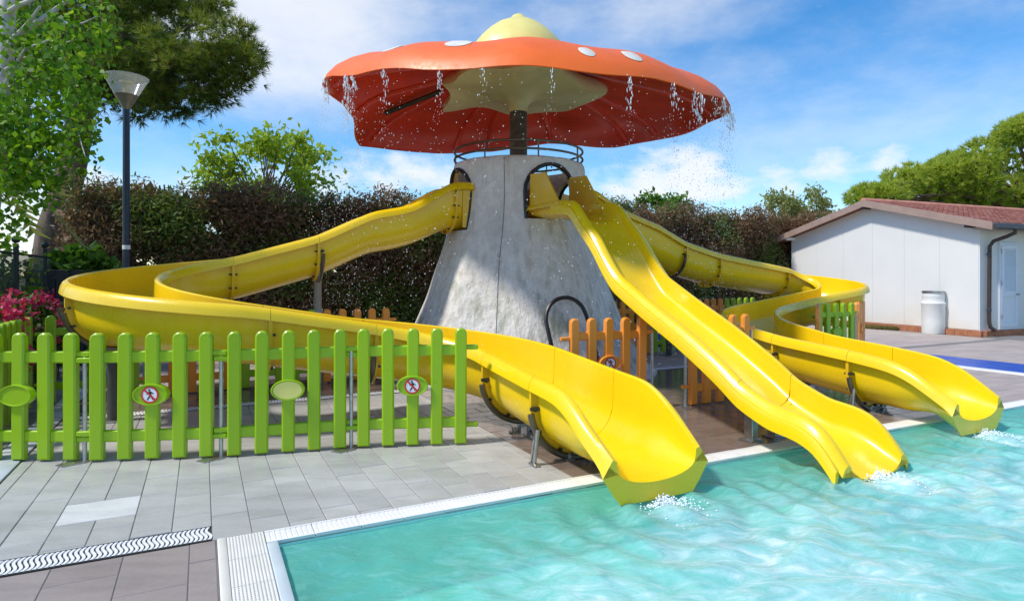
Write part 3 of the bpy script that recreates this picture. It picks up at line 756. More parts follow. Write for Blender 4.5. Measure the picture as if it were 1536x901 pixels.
def section(w, d, t=0.014, fl=1.0, rbmax=0.30, drop=0.092):
    rb = min(rbmax, d * 0.68); hw = w / 2
    inn = [(-hw * 1.02, d), (-hw * 1.01, (d + rb) / 2)] + [(-hw * math.cos(math.pi * i / 14), rb - rb * math.sin(math.pi * i / 14) ** 0.9) for i in range(15)] + [(hw * 1.01, (d + rb) / 2), (hw * 1.02, d)]
    a = hw * 1.02
    fr = [(a + .014 * fl, d + .012), (a + .034 * fl, d + .011), (a + .060 * fl, d - .010), (a + .075 * fl, d - .04), (a + .086 * fl, d - drop), (a + .070 * fl, d - drop), (a + .052 * fl, d - .035), (a + t, d - .03)]
    ow = hw + t; bot = [(ow * 1.01, (d + rb) / 2)] + [(ow * math.cos(math.pi * i / 14), rb - (rb + t) * math.sin(math.pi * i / 14) ** 0.9) for i in range(15)] + [(-ow * 1.01, (d + rb) / 2)]
    fl_l = [(-x, z) for x, z in fr[::-1]]
    return inn, fr + bot + fl_l
def hexproj(pts, hw, d, zb):
    ti = hw - .075; poly = [(ti, d + .012), (hw, d * 0.42), (hw * 0.70, zb), (-hw * 0.70, zb), (-hw, d * 0.42), (-ti, d + .012)]
    c = (0, d * 0.75); out = []
    for (x, z) in pts:
        if z > d - 0.005: out.append((math.copysign(ti, x), d + .012)); continue
        dx, dz = x - c[0], z - c[1]; best = 1e9
        for i in range(len(poly) - 1):
            (x0, z0), (x1, z1) = poly[i], poly[i + 1]; ex, ez = x1 - x0, z1 - z0; den = dx * ez - dz * ex
            if abs(den) < 1e-9: continue
            tt = ((x0 - c[0]) * ez - (z0 - c[1]) * ex) / den; ss = ((x0 - c[0]) * dz - (z0 - c[1]) * dx) / den
            if tt > 0 and -1e-6 <= ss <= 1 + 1e-6: best = min(best, tt)
        out.append((c[0] + dx * best, c[1] + dz * best) if best < 1e8 else (x, z))
    return out
class Slide:
    def __init__(s, pts, zk, dk, w=0.68, sm=5, rbmax=0.30, drop=0.092, lip=0.28, fl=1.0):
        uv, sarr = resample(pts); s.uv = np.stack([smooth1(uv[:, 0], 3), smooth1(uv[:, 1], 3)], 1); s.uv[0] = uv[0]; s.uv[-1] = uv[-1]
        s.s = sarr; s.w = w; s.rbmax = rbmax; s.drop = drop; s.fl = fl
        ks = [(s.near(a, b), z) for a, b, z in zk]; ks.sort(); s.rim = smooth1(np.interp(sarr, [k[0] for k in ks], [k[1] for k in ks]), sm)
        kd = [(s.near(a, b), z) for a, b, z in dk]; kd.sort(); s.dep = smooth1(np.interp(sarr, [k[0] for k in kd], [k[1] for k in kd]), 3)
        s.lip = np.clip((sarr - (sarr[-1] - lip)) / lip, 0, 1) ** 1.4 * (lip > .05)
    def near(s, u, v): return float(s.s[np.argmin((s.uv[:, 0] - u) ** 2 + (s.uv[:, 1] - v) ** 2)])
    def frame(s, x):
        u = np.interp(x, s.s, s.uv[:, 0]); v = np.interp(x, s.s, s.uv[:, 1]); e = 0.06
        x0, x1 = max(0, x - e), min(s.s[-1], x + e)
        du = np.interp(x1, s.s, s.uv[:, 0]) - np.interp(x0, s.s, s.uv[:, 0]); dv = np.interp(x1, s.s, s.uv[:, 1]) - np.interp(x0, s.s, s.uv[:, 1])
        T = (W(du, dv)).normalized(); Nn = Vector((T.y, -T.x, 0))
        rim = float(np.interp(x, s.s, s.rim)); dep = float(np.interp(x, s.s, s.dep)); lip = float(np.interp(x, s.s, s.lip))
        return W(u, v, rim - dep), T, Nn, dep, lip
    def ring(s, x, endz=None):
        c, T, Nn, dep, lip = s.frame(x); inn, out = section(s.w, dep, rbmax=s.rbmax, drop=min(s.drop, dep * .6), fl=s.fl)
        if lip > 0:
            inn = [(a * (1 - .07 * lip), b) for a, b in inn]
            hx = hexproj(out, s.w / 2 * 1.02 + 0.082 * s.fl, dep, -0.115)
            out = [(a[0] * (1 - lip) + b[0] * lip, a[1] * (1 - lip) + b[1] * lip) for a, b in zip(out, hx)]
        return [c + Nn * x_ + Vector((0, 0, z_)) for x_, z_ in inn + out]
    def build_section(s, parent, x0, x1, name='chute_section', caps=True):
        n = max(2, int((x1 - x0) / 0.05)); m = MB()
        xs = np.linspace(x0 + .002, x1 - .002 if x1 < s.s[-1] - .01 else x1, n + 1)
        rings = [s.ring(x) for x in xs]; m.loft(rings, True, False); ni = 19
        for rg_ in ((rings[0], rings[-1]) if caps else ()):
            inn, out = rg_[:ni], rg_[ni:][::-1]; k = len(m.v); m.v += [tuple(p) for p in inn + out]
            def cum(p):
                d = [0.0]
                for a, b in zip(p[:-1], p[1:]): d.append(d[-1] + (b - a).length)
                return [x / d[-1] for x in d]
            ci, co_ = cum(inn), cum(out); i = j = 0
            while i < ni - 1 or j < len(out) - 1:
                if j >= len(out) - 1 or (i < ni - 1 and ci[i + 1] <= co_[j + 1]): m.f.append((k + i, k + i + 1, k + ni + j)); i += 1
                else: m.f.append((k + i, k + ni + j + 1, k + ni + j)); j += 1
        return m.build(name, YELLOW, parent, 38)
    def joint(s, parent, x, wide=0.062, nb=7):
        c, T, Nn, dep, lip = s.frame(x); m = MB(); t = 0.012; rings = []
        inn, out = section(s.w, dep, rbmax=s.rbmax); bot = out[8:-8]
        # band hugging the outside of the chute
        for off in (-0.016, 0.016):
            pr = []
            for (px_, pz_) in bot: pr.append(c + T * off + Nn * px_ + Vector((0, 0, pz_)))
            po = []
            for i, (px_, pz_) in enumerate(bot):
                cc = (0, dep * .55); dx, dz = px_ - cc[0], pz_ - cc[1]; l = math.hypot(dx, dz); po.append(c + T * off + Nn * (px_ + dx / l * wide) + Vector((0, 0, pz_ + dz / l * wide)))
            rings.append(pr + po[::-1])
        m.loft(rings, True, True); j = m.build('joint_flange', YELLOW_D, parent, 30)
        cc = (0, dep * .55); pos = np.linspace(1, len(bot) - 2, nb)
        for q in pos:
            i = int(round(q)); px_, pz_ = bot[i]; dx, dz = px_ - cc[0], pz_ - cc[1]; l = math.hypot(dx, dz)
            p = c + Nn * (px_ + dx / l * wide * .55) + Vector((0, 0, pz_ + dz / l * wide * .55)); b = MB()
            b.tube([p - T * .045, p + T * .045], 0.013, 6); b.build('bolt', DARKMET, j)
        return j
    def hoop(s, parent, x, off=0.088, r=0.026, span=(8, 172)):
        c, T, Nn, dep, lip = s.frame(x); hw = s.w / 2 + off; zc = dep * 0.62; pts = []
        for i in range(25):
            a = math.radians(span[0] + (span[1] - span[0]) * i / 24); pts.append(c + Nn * (-hw * math.cos(a)) + Vector((0, 0, zc - (zc + off) * math.sin(a))))
        m = MB(); m.tube(pts, r, 8); h = m.build('support_hoop', BRONZE, parent)
        for sg in (-1, 1):
            b = MB(); q = c + Nn * sg * hw + Vector((0, 0, zc - .02)); b.tube([q, q - Nn * sg * 0.078], 0.016, 6); b.build('hoop_bracket', DARKMET, h)
        return c, T, Nn, dep, off
    def post(s, parent, x, r=0.06, mat=None, collar=False, side=0.0):
        c, T, Nn, dep, off = s.hoop(parent, x); top = c.z - off; m = MB(); b = c + Nn * side
        m.tube([(b.x, b.y, 0.0), (b.x, b.y, top + .02 + abs(side) * .4)], r, 12); p = m.build('support_post', mat or DARKMET, parent)
        m = MB(); m.box((b.x, b.y, 0.008), (r * 4.2, r * 4.2, 0.016), UANG, 0.003); m.build('foot_plate', STEEL, p)
        if collar:
            m = MB(); m.lathe([(r * 1.02, 0.0), (r * 1.45, 0.0), (r * 1.45, collar), (r * 1.02, collar + .02)], (b.x, b.y, 0), 14); m.build('collar', simple('collar_concrete', (.33, .31, .28), .8), p)
    def lowfoot(s, parent, x, near_strut=False):
        c, T, Nn, dep, off = s.hoop(parent, x); h = c.z - off
        m = MB(); top = max(0.05, h + 0.01)
        for sg in (-1, 1):
            q = c + Nn * sg * 0.05; m.tube([(q.x, q.y, 0.0), (q.x, q.y, top)], 0.016, 8)
            q2 = c + Nn * sg * 0.10; m.box((q2.x, q2.y, 0.008), (0.07, 0.09, 0.016), math.atan2(Nn.y, Nn.x), .003); m.box((q2.x, q2.y, 0.03), (0.03, 0.05, 0.04), math.atan2(Nn.y, Nn.x), .003)
        m.box((c.x, c.y, top * .6), (0.12, 0.03, max(.02, top * .35)), math.atan2(Nn.y, Nn.x), .003)
        m.build('foot', STEEL, parent)
        if near_strut:
            m = MB(); q = c + Nn * (s.w / 2 + off - .02) * near_strut; q0 = Vector((q.x, q.y, 0)) + T * 0.02
            m.tube([(q0.x, q0.y, 0.0), (q0.x - Nn.x * near_strut * .03, q0.y - Nn.y * near_strut * .03, c.z + dep * .30)], [0.014, 0.02], 8)
            m.box((q0.x, q0.y, 0.008), (0.10, 0.05, 0.016), math.atan2(T.y, T.x), .003)
            m.tube([q0 - T * .05 + Vector((0, 0, .01)), Vector((q0.x, q0.y, c.z + dep * .18))], 0.010, 6)
            m.build('strut', STEEL, parent)

# ---- slide beside the green fence (long curve on the left of the tower)
ptsA = [(3.42, 8.4), (2.0, 8.4), (0.37, 8.4)] + arc(0.37, 7.25, 1.15, 90, 270) + [(1.41, 6.1)] + arc(1.41, 4.9, 1.2, 90, 0, 24) + [(2.61, 4.0), (2.61, 3.1)]
zA = [(3.42, 8.4, 2.72), (3.108, 8.4, 2.712), (2.92, 8.4, 2.585), (2.549, 8.4, 2.373), (2.367, 8.4, 2.315), (1.997, 8.4, 2.248), (1.756, 8.4, 2.128), (1.52, 8.4, 2.004), (1.294, 8.4, 1.912), (0.37, 8.4, 1.63), (-0.78, 7.25, 1.375), (0.37, 6.1, 1.14), (1.41, 6.1, 0.955), (2.26, 5.75, 0.83), (2.61, 4.9, 0.72), (2.61, 4.08, 0.645), (2.61, 3.65, 0.61), (2.61, 3.5, 0.54), (2.61, 3.3, 0.40), (2.61, 3.1, 0.26)]
dA = [(3.42, 8.4, .62), (3.0, 8.4, .60), (2.5, 8.4, .52), (1.3, 8.4, .5), (-0.78, 7.25, .50), (1.41, 6.1, .53), (2.61, 4.9, .54), (2.61, 4.08, .54), (2.61, 3.65, .52), (2.61, 3.3, .31), (2.61, 3.1, .165)]
A = Slide(ptsA, zA, dA)
slA = thing('water_slide', W(0.37, 7.25), 'yellow curving water slide that loops behind the green picket fence', 'water slide', 'yellow water slides of the mushroom tower')
jA = [A.near(3.15, 8.4), A.near(1.294, 8.4), A.near(0.30, 8.4), A.near(-0.70, 6.85), A.near(0.55, 6.1), A.near(1.50, 6.1), A.near(2.61, 4.95), A.near(2.61, 4.06)]
xs = [0.0] + jA + [float(A.s[-1])]
for a, b in zip(xs[:-1], xs[1:]): A.build_section(slA, a, b)
for x in jA: A.joint(slA, x)
A.post(slA, jA[1] - 0.05, 0.05, simple('post_tan', (.30, .24, .17), .6), collar=0.95)
A.post(slA, A.near(-0.78, 7.11), 0.055, simple('post_dark', (.075, .075, .07), .5))
A.hoop(slA, jA[3])
A.post(slA, jA[5] - .04, 0.05, simple('post_dark2', (.07, .07, .065), .5))
A.lowfoot(slA, jA[6] + 0.02); A.lowfoot(slA, jA[7] + 0.03, near_strut=1)
# entry box with side walls at the tower
def entry(sl, parent, x, zt):
    c, T, Nn, dep, lip = sl.frame(x)
    for sg in (-1, 1):
        q = c + Nn * sg * (sl.w / 2 + .03) - T * 0.06; m = MB(); m.box((q.x, q.y, c.z + dep / 2), (0.30, 0.022, dep + .02), math.atan2(T.y, T.x), .005); m.build('entry_cheek', YELLOW_D, parent)
entry(A, slA, 0.06, 2.7)

# ---- straight slide in the middle
UB = 4.335
ptsB = [(UB, 7.62), (UB, 2.77)]
zB = [(UB, 7.62, 2.36), (UB, 7.3, 2.36), (UB, 6.56, 2.35), (UB, 6.25, 2.30), (UB, 6.08, 2.13), (UB, 5.81, 1.87), (UB, 5.6, 1.62), (UB, 5.41, 1.41), (UB, 4.91, 1.15), (UB, 4.43, .935), (UB, 4.14, .775), (UB, 3.9, .63), (UB, 3.69, .49), (UB, 3.38, .38), (UB, 3.11, .355), (UB, 2.96, .30), (UB, 2.85, .20), (UB, 2.77, .07)]
dB = [(UB, 7.62, .14), (UB, 7.3, .15), (UB, 6.5, .21), (UB, 6.0, .25), (UB, 3.3, .27), (UB, 3.0, .26), (UB, 2.88, .22), (UB, 2.77, .11)]
Bs = Slide(ptsB, zB, dB, w=0.56, sm=3, rbmax=0.12, drop=0.06, lip=0.02, fl=1.15)
slB = thing('water_slide', W(UB, 5.2), 'straight yellow wave slide running down from the tower arch', 'water slide', 'yellow water slides of the mushroom tower')
jB = [Bs.near(UB, 6.55), Bs.near(UB, 3.75)]
xb = [0.0] + jB + [float(Bs.s[-1])]
for a, b in zip(xb[:-1], xb[1:]): Bs.build_section(slB, a, b)
Bs.joint(slB, jB[0], 0.05, 4); Bs.joint(slB, jB[1], 0.035, 5)
# lower step of the side rails: a second rolled edge outside the first
for sg in (-1, 1):
    m = MB(); rg = []
    for x in np.linspace(0.9, Bs.s[-1] - .03, 90):
        c, T, Nn, dep, lip = Bs.frame(x); a = 0.285 + .098
        pr = [(a - .02, dep - .052), (a + .018, dep - .056), (a + .028, dep - .075), (a + .036, dep - .165), (a + .022, dep - .17), (a - .01, dep - .085)]
        rg.append([c + Nn * sg * q + Vector((0, 0, z)) for q, z in pr])
    m.loft(rg, True, True); m.build('side_rail', YELLOW, slB)
    # triangular guard wall at the mouth
    c, T, Nn, dep, lip = Bs.frame(0.0); m = MB(); q = [(0.20, 0.06), (0.98, 0.10), (0.62, 0.55), (0.22, 0.58)]
    th = sg * 0.315
    m.add([c + T * a + Nn * (th - .012) + Vector((0, 0, z)) for a, z in q] + [c + T * a + Nn * (th + .012) + Vector((0, 0, z)) for a, z in q], [(0, 1, 2, 3), (7, 6, 5, 4), (0, 4, 5, 1), (1, 5, 6, 2), (2, 6, 7, 3), (3, 7, 4, 0)]); m.build('guard_wall', YELLOW_D, slB, 0)
c, T, Nn, dep, lip = Bs.frame(jB[1] - .05)
for sg in (-1, 1):
    m = MB(); q = c + Nn * sg * .14; m.box((q.x, q.y, c.z / 2 - .01), (0.07, 0.09, c.z - .01), UANG, .004); m.box((q.x, q.y, 0.008), (0.16, 0.14, 0.016), UANG, .003); m.build('foot', STEEL, slB)

# ---- slide on the right of the tower
ptsC = [(5.30, 8.5), (7.0, 8.5), (10.05, 8.5)] + arc(10.05, 7.84, 0.66, 90, -90, 30) + [(8.9, 7.18)] + arc(8.9, 4.62, 2.56, 90, 180, 40) + [(6.34, 4.0), (6.34, 3.1)]
zC = [(5.30, 8.5, 2.80), (5.6, 8.5, 2.76), (6.07, 8.5, 2.50), (6.83, 8.5, 2.26), (7.44, 8.5, 1.99), (8.26, 8.5, 1.80), (10.05, 8.5, 1.55), (10.71, 7.84, 1.35), (10.05, 7.18, 1.17), (9.28, 7.18, 1.07), (8.5, 7.15, .97), (7.09, 6.43, .86), (6.42, 5.25, .745), (6.34, 4.88, .70), (6.34, 4.11, .63), (6.34, 3.66, .575), (6.34, 3.45, .50), (6.34, 3.3, .40), (6.34, 3.1, .26)]
dC = [(5.3, 8.5, .62), (6.0, 8.5, .6), (7.4, 8.5, .54), (10.05, 8.5, .5), (8.9, 7.18, .5), (6.4, 5.2, .5), (6.34, 4.11, .53), (6.34, 3.66, .49), (6.34, 3.3, .31), (6.34, 3.1, .165)]
Cs = Slide(ptsC, zC, dC)
slC = thing('water_slide', W(8.4, 6.6), 'yellow S-shaped water slide bending in front of the white building', 'water slide', 'yellow water slides of the mushroom tower')
jC = [Cs.near(5.6, 8.5), Cs.near(7.45, 8.5), Cs.near(8.25, 8.5), Cs.near(10.0, 8.5), Cs.near(9.6, 7.18), Cs.near(7.4, 6.7), Cs.near(6.36, 5.0), Cs.near(6.34, 4.11)]
xc = [0.0] + jC + [float(Cs.s[-1])]
for a, b in zip(xc[:-1], xc[1:]): Cs.build_section(slC, a, b)
for x in jC: Cs.joint(slC, x)
Cs.post(slC, jC[1] - .05, 0.055, simple('post_dark3', (.09, .085, .08), .5)); Cs.post(slC, Cs.near(10.71, 7.84), 0.055); Cs.post(slC, jC[5], 0.05)
Cs.lowfoot(slC, jC[6] + .02); Cs.lowfoot(slC, jC[7] + .03, near_strut=1)
entry(Cs, slC, 0.06, 2.7)

# ================================================================== PICKET FENCES
def picket_poly(w=0.098, h=0.975, z0=0.015, n=9):
    r = w / 2; pts = [(-r, z0), (r, z0)]
    for i in range(n + 1): a = math.pi * i / n; pts.append((r * math.cos(a), h - r * 1.05 + r * 1.05 * math.sin(a)))
    return pts
PK = {}
for nm, mt in (('g', GREEN), ('o', ORANGE)):
    m = MB(); m.prism(picket_poly(), -0.036, 0.026, 0.011); pk = m.mesh('picket', mt, 35)
    def rail_mesh(z, zt_l, zt_r):
        m = MB(); m.box((0.396, 0.003, z), (0.792 + .06, 0.042, 0.088), 0, .009)
        m.box((-0.085, 0.003, z + zt_l), (0.125, 0.040, 0.041), 0, .007); m.box((0.792 + 0.085, 0.003, z + zt_r), (0.125, 0.040, 0.041), 0, .007)
        return m.mesh('rail', mt, 35)
    rt, rb = rail_mesh(0.79, -0.0225, 0.0225), rail_mesh(0.19, 0.0225, -0.0225)
    # oval badge on the middle picket: raised rim round a flat field
    m = MB(); ov = lambda a, b: [(0.396 + a * math.cos(2 * math.pi * k / 28), 0.505 + b * math.sin(2 * math.pi * k / 28)) for k in range(28)]
    rgs = []
    for (f, y) in ((1.0, 0.0), (1.0, -0.050), (0.97, -0.058), (0.90, -0.058), (0.87, -0.050), (0.02, -0.050)):
        rgs.append([(x, y, z) for x, z in ov(0.128 * f, 0.082 * f)])
    m.loft(rgs, True, True); bd = m.mesh('badge', mt, 40)
    PK[nm] = (pk, rt, rb, bd)
def disc(cx, cz, r, y, n=24, sx=1.0): return [(cx + sx * r * math.cos(2 * math.pi * k / n), y, cz + r * math.sin(2 * math.pi * k / n)) for k in range(n)]
SG = {}
def sign_meshes():
    c, z = 0.396, 0.505
    m = MB(); m.loft([disc(c, z, 0.062, -0.0495), disc(c, z, 0.062, -0.0525)], True, True); SG['disc'] = m.mesh('sign_disc', SIGNWHITE, 0)
    m = MB(); m.loft([disc(c, z, 0.064, -0.0515), disc(c, z, 0.064, -0.0545), disc(c, z, 0.052, -0.0545), disc(c, z, 0.052, -0.0515)], True, False)
    d = 0.707; w = 0.0065; l = 0.053
    q = [(c - d * l - d * w, z + d * l - d * w), (c + d * l - d * w, z - d * l - d * w), (c + d * l + d * w, z - d * l + d * w), (c - d * l + d * w, z + d * l + d * w)]
    m.prism(q, -0.0552, -0.0535); SG['ring'] = m.mesh('sign_ring', SIGNRED, 0)
    m = MB()
    def limb(a, b, w0, w1):
        a = Vector(a); b = Vector(b); t = (b - a).normalized(); n = Vector((-t.y, t.x))
        m.prism([tuple(a - n * w0), tuple(b - n * w1), tuple(b + n * w1), tuple(a + n * w0)], -0.0538, -0.0522)
    m.loft([disc(c - 0.004, z + 0.036, 0.0078, -0.0522, 12), disc(c - 0.004, z + 0.036, 0.0078, -0.0538, 12)], True, True)
    limb((c - .001, z + .026), (c + .004, z - .004), .010, .008); limb((c + .004, z - .004), (c - .020, z - .040), .0065, .004); limb((c + .004, z - .002), (c + .024, z - .038), .0065, .004)
    limb((c + .004, z + .022), (c + .026, z + .008), .005, .0035); limb((c - .004, z + .020), (c - .022, z + .004), .005, .0035)
    SG['man'] = m.mesh('sign_figure', SIGNBLACK, 0)
    m = MB(); m.loft([disc(c, z, 0.069, -0.0495, 28, 1.56), disc(c, z, 0.069, -0.0525, 28, 1.56)], True, True); SG['yellow'] = m.mesh('sign_field', SIGNYEL, 0)
sign_meshes()
GF = 'picket fence panels round the slides'
def panel(col, p, d, label, sign=None):
    d = Vector(d).normalized(); t = thing('picket_fence', (p[0], p[1], 0), label, 'fence', GF, math.atan2(d.y, d.x)); pk, rt, rb, bd = PK[col]
    for i in range(5):
        o = place('picket', pk, t, True); o.location = (0.198 * i, 0, 0); o.rotation_euler = (0, random.uniform(-.006, .006), 0)
    place('rail', rt, t, True); place('rail', rb, t, True)
    b = place('badge', bd, t, True)
    if sign == 'no':
        for k in ('disc', 'ring', 'man'): place({'disc': 'sign_disc', 'ring': 'sign_ring', 'man': 'sign_figure'}[k], SG[k], b, True)
    elif sign == 'yellow': place('sign_field', SG['yellow'], b, True)
    return t
def fpost(p, rz=0.0, where='', side=1.0):
    t = thing('fence_post', (p[0], p[1], 0), 'slim steel rod post ' + where, 'post', 'rod posts of the picket fence', rz)
    m = MB(); m.tube([(0, 0, 0.0), (0, 0, 0.80)], 0.0155, 10); place('rod', m.mesh('rod', GALV), t, True)
    m = MB(); q = [(-0.13, -0.13), (-0.05, -0.165), (0.04, -0.06), (0.055, 0.07), (-0.03, 0.07)]
    m.add([(x, y * side, 0.001) for x, y in q] + [(x, y * side, 0.009) for x, y in q], [(4, 3, 2, 1, 0), (5, 6, 7, 8, 9)] + [(i, (i + 1) % 5, 5 + (i + 1) % 5, 5 + i) for i in range(5)]); place('foot_plate', m.mesh('foot_plate', STEEL, 0), t, True)
panel('g', (-4.141, 4.69), (1, -0.012), 'green fence panel with a blank oval badge across the pale kerb strip')
panel('g', (-3.148, 4.676), (.783, .091), 'green fence panel with a no-walking sign between blank badge and yellow badge panels', 'no')
panel('g', (-2.166, 4.803), (.755, .205), 'green fence panel with the plain yellow oval badge', 'yellow')
panel('g', (-1.2174, 5.057), (.79, .09), 'green fence panel with a no-walking sign and free rail ends', 'no')
fpost((-3.25, 4.682), 0, 'between the blank badge panel and the next green one'); fpost((-2.262, 4.785), 0, 'between a no-walking panel and the yellow badge panel'); fpost((-1.315, 5.035), 0, 'between the yellow badge panel and the free-ended panel')
panel('g', (-4.33, 4.93), V, 'green fence panel turning away along the kerb from the front corner')
panel('g', (-4.775, 5.81), V, 'green fence panel running beside the pink flowers')
fpost((-4.25, 4.78), UANG + math.pi / 2, 'at the corner where the green fence turns away'); fpost((-4.73, 5.72), UANG + math.pi / 2, 'joining two green panels along the flower bed')
p0 = Vector((-5.10, 6.80))
for k, (c, lb) in enumerate((('g', 'green fence panel under the outer bend of the looping slide'), ('o', 'orange fence panel behind the looping slide next to dark post'), ('g', 'shaded green fence panel between two orange ones behind the looping slide'), ('o', 'orange fence panel next to the left foot of the tower'))):
    q = p0 + U * (0.99 * k); panel(c, q, U, lb)
    if k: fpost(q - U * 0.1, UANG, ['', 'between green and orange panels near the slide bend post', 'between orange and shaded green panels behind the looping slide', 'between shaded green and orange panels left of the tower'][k])
panel('o', (0.63, 6.28), (.94, .34), 'orange fence panel with a no-walking sign in front of the tower', 'no')
fpost((1.50, 6.59), UANG, 'at the open end of the orange no-walking panel'); panel('o', (1.964, 6.70), U, 'orange fence panel partly hidden under the straight slide'); fpost((1.875, 6.655), UANG, 'at the gap before the orange panel under the straight slide'); fpost((2.76, 7.10), UANG, 'ending the orange panel between straight and S-shaped slides')
p0 = Vector((1.78, 10.75)); db = Vector((.85, .53)).normalized()
for k, (c, lb) in enumerate((('o', 'orange fence panel beyond the tower, beside its right foot'), ('g', 'green fence panel behind the tower seen under the straight slide'), ('o', 'orange fence panel below the upper run of the S-shaped slide'), ('g', 'green fence panel farthest along the back fence near the hedge'))):
    q = p0 + db * (0.99 * k); panel(c, q, db, lb)
    if k: fpost(q - db * 0.1, math.atan2(db.y, db.x), ['', 'in the back fence beside the tower foot', 'in the back fence under the straight slide', 'in the back fence below the upper S-shaped run'][k])
panel('g', (4.90, 9.82), U, 'green fence panel standing against the S-shaped slide bend')
panel('o', (5.77, 10.33), (.60, .80), 'orange fence panel seen edge-on by the white building side')
panel('o', (4.47, 9.02), (.46, .888), 'orange fence panel seen edge-on in the hollow of the S-shaped slide')
fpost((4.84, 9.76), UANG, 'joining orange and green panels in the S-shaped hollow'); fpost((5.72, 10.25), UANG, 'joining green and orange panels beside the S-shaped bend'); fpost((6.30, 11.05), UANG, 'ending the orange panel towards the white building')
m = MB(); c = Vector((3.5, 13.0)); m.box((c.x, c.y, 0.09), (1.6, 0.9, 0.18), UANG, .05); tag(m.build('foam_mat', BLUE), 'blue foam mat lying behind the back fence', 'mat')

# ================================================================== WHITE BUILDING
C0 = Vector((10.95, 14.40, 0)); hb = Vector((0.929, 0.370, 0)).normalized(); ha = Vector((-hb.y, hb.x, 0))
def HL(x, y, z): return C0 + hb * x + ha * y + Vector((0, 0, z))
HANG = math.atan2(hb.y, hb.x); GWD = 5.57; LEN = 9.0; EV = 2.62; RG = 3.36; SL = (RG - EV) / (GWD / 2)
house = thing('utility_building', C0 + hb * LEN / 2 + ha * GWD / 2, 'low white building with a coral tiled gable roof', 'building')
m = MB(); prof = [(0, 0), (GWD, 0), (GWD, EV), (GWD / 2, RG), (0, EV)]
m.add([HL(0, y, z) for y, z in prof] + [HL(LEN, y, z) for y, z in prof], [(0, 1, 2, 3, 4), (9, 8, 7, 6, 5)] + [(i, (i + 1) % 5, 5 + (i + 1) % 5, 5 + i) for i in (0, 1, 4)])
m.build('wall', HOUSEW, house, 0)
# cladding panels of the gable, a few millimetres proud with open joints
ys = [0.02, 0.92, 1.83, 2.74, 3.66, 4.58, GWD - .02]
for y0, y1 in zip(ys[:-1], ys[1:]):
    def top(y): return (EV + SL * min(y, GWD - y)) - 0.01
    pl = [(y0 + .0015, 0.15), (y1 - .0015, 0.15), (y1 - .0015, top(y1))] + ([(GWD / 2, top(GWD / 2))] if y0 < GWD / 2 < y1 else []) + [(y0 + .0015, top(y0))]
    m = MB(); n = len(pl); m.add([HL(-0.012, y, z) for y, z in pl] + [HL(0.01, y, z) for y, z in pl], [tuple(range(n - 1, -1, -1)), tuple(range(n, 2 * n))] + [(i, (i + 1) % n, n + (i + 1) % n, n + i) for i in range(n)]); m.build('wall_panel', HOUSEW, house, 0)
def hbox(m, x0, x1, y0, y1, z0, z1, bev=.004):
    c = HL((x0 + x1) / 2, (y0 + y1) / 2, (z0 + z1) / 2); m.box(c, (x1 - x0, y1 - y0, z1 - z0), HANG, bev); return m
k = 0.0
while k < GWD + .05:
    hbox(MB(), -0.10, 0.0, k - .08, min(k + .21, GWD + .08), -.02, 0.135).build('edge_brick', BRICK, house); k += 0.295
k = 0.1
while k < 4:
    if True: hbox(MB(), k, k + .29, -0.09, 0.0, -.02, 0.135).build('edge_brick', BRICK, house)
    k += 0.295
# roof
roofm = MB(); og, oe, th = 0.30, 0.46, 0.07
def rz(y): return EV + SL * min(y, GWD - y) + 0.03
for (ya, yb) in ((-oe, GWD / 2), (GWD / 2, GWD + oe)):
    a = [HL(-og, ya, rz(ya)), HL(LEN + og, ya, rz(ya)), HL(LEN + og, yb, rz(yb)), HL(-og, yb, rz(yb))]
    roofm.add(a + [p + Vector((0, 0, th)) for p in a], [(3, 2, 1, 0), (4, 5, 6, 7), (0, 1, 5, 4), (1, 2, 6, 5), (2, 3, 7, 6), (3, 0, 4, 7)])
roof = roofm.build('roof', ROOFT, house, 0)
# barge boards
for (ya, yb) in ((-oe, GWD / 2), (GWD / 2, GWD + oe)):
    m = MB(); q = [HL(-og - .035, ya, rz(ya) - .07), HL(-og - .035, yb, rz(yb) - .07), HL(-og - .035, yb, rz(yb) + th + .04), HL(-og - .035, ya, rz(ya) + th + .04)]
    m.add(q + [p + hb * .05 for p in q], [(0, 1, 2, 3), (7, 6, 5, 4), (0, 4, 5, 1), (1, 5, 6, 2), (2, 6, 7, 3), (3, 7, 4, 0)]); m.build('barge_board', BARGE, roof, 0)
m = MB(); m.tube([HL(-og - .03, GWD / 2, RG + .125), HL(LEN + og, GWD / 2, RG + .125)], 0.075, 10); m.build('ridge', ROOFT, roof)
# shingles, too small to pick apart singly
vv = []; tn = []
rows = 17; run = GWD / 2 + oe
for side in (0, 1):
    for r in range(rows):
        d0 = run * r / rows; d1 = run * (r + 1) / rows + .02; off = 0.1 * (r % 2); x = -og + .02 - off
        while x < LEN + og - .05:
            xa, xb = max(x, -og + .02) + .008, min(x + 0.195, LEN + og) - .004
            if xb - xa > .03:
                f = lambda d: (-oe + d) if side == 0 else (GWD + oe - d)
                za = rz(f(d0)) + th + .042 + random.uniform(-.004, .004); zb = rz(f(d1)) + th + .008
                q = [HL(xa, f(d0), za), HL(xb, f(d0), za), HL(xb, f(d1), zb), HL(xa, f(d1), zb)]
                e = [HL(xa, f(d0), za - .042), HL(xb, f(d0), za - .042), q[1], q[0]]
                vv += [tuple(p) for p in (q if side == 0 else q[::-1])] + [tuple(p) for p in e]; tn += [random.random()] * 2
            x += 0.2
SHING, t_, b_ = newmat('shingles'); a_ = t_.nodes.new('ShaderNodeAttribute'); a_.attribute_name = 'tint'
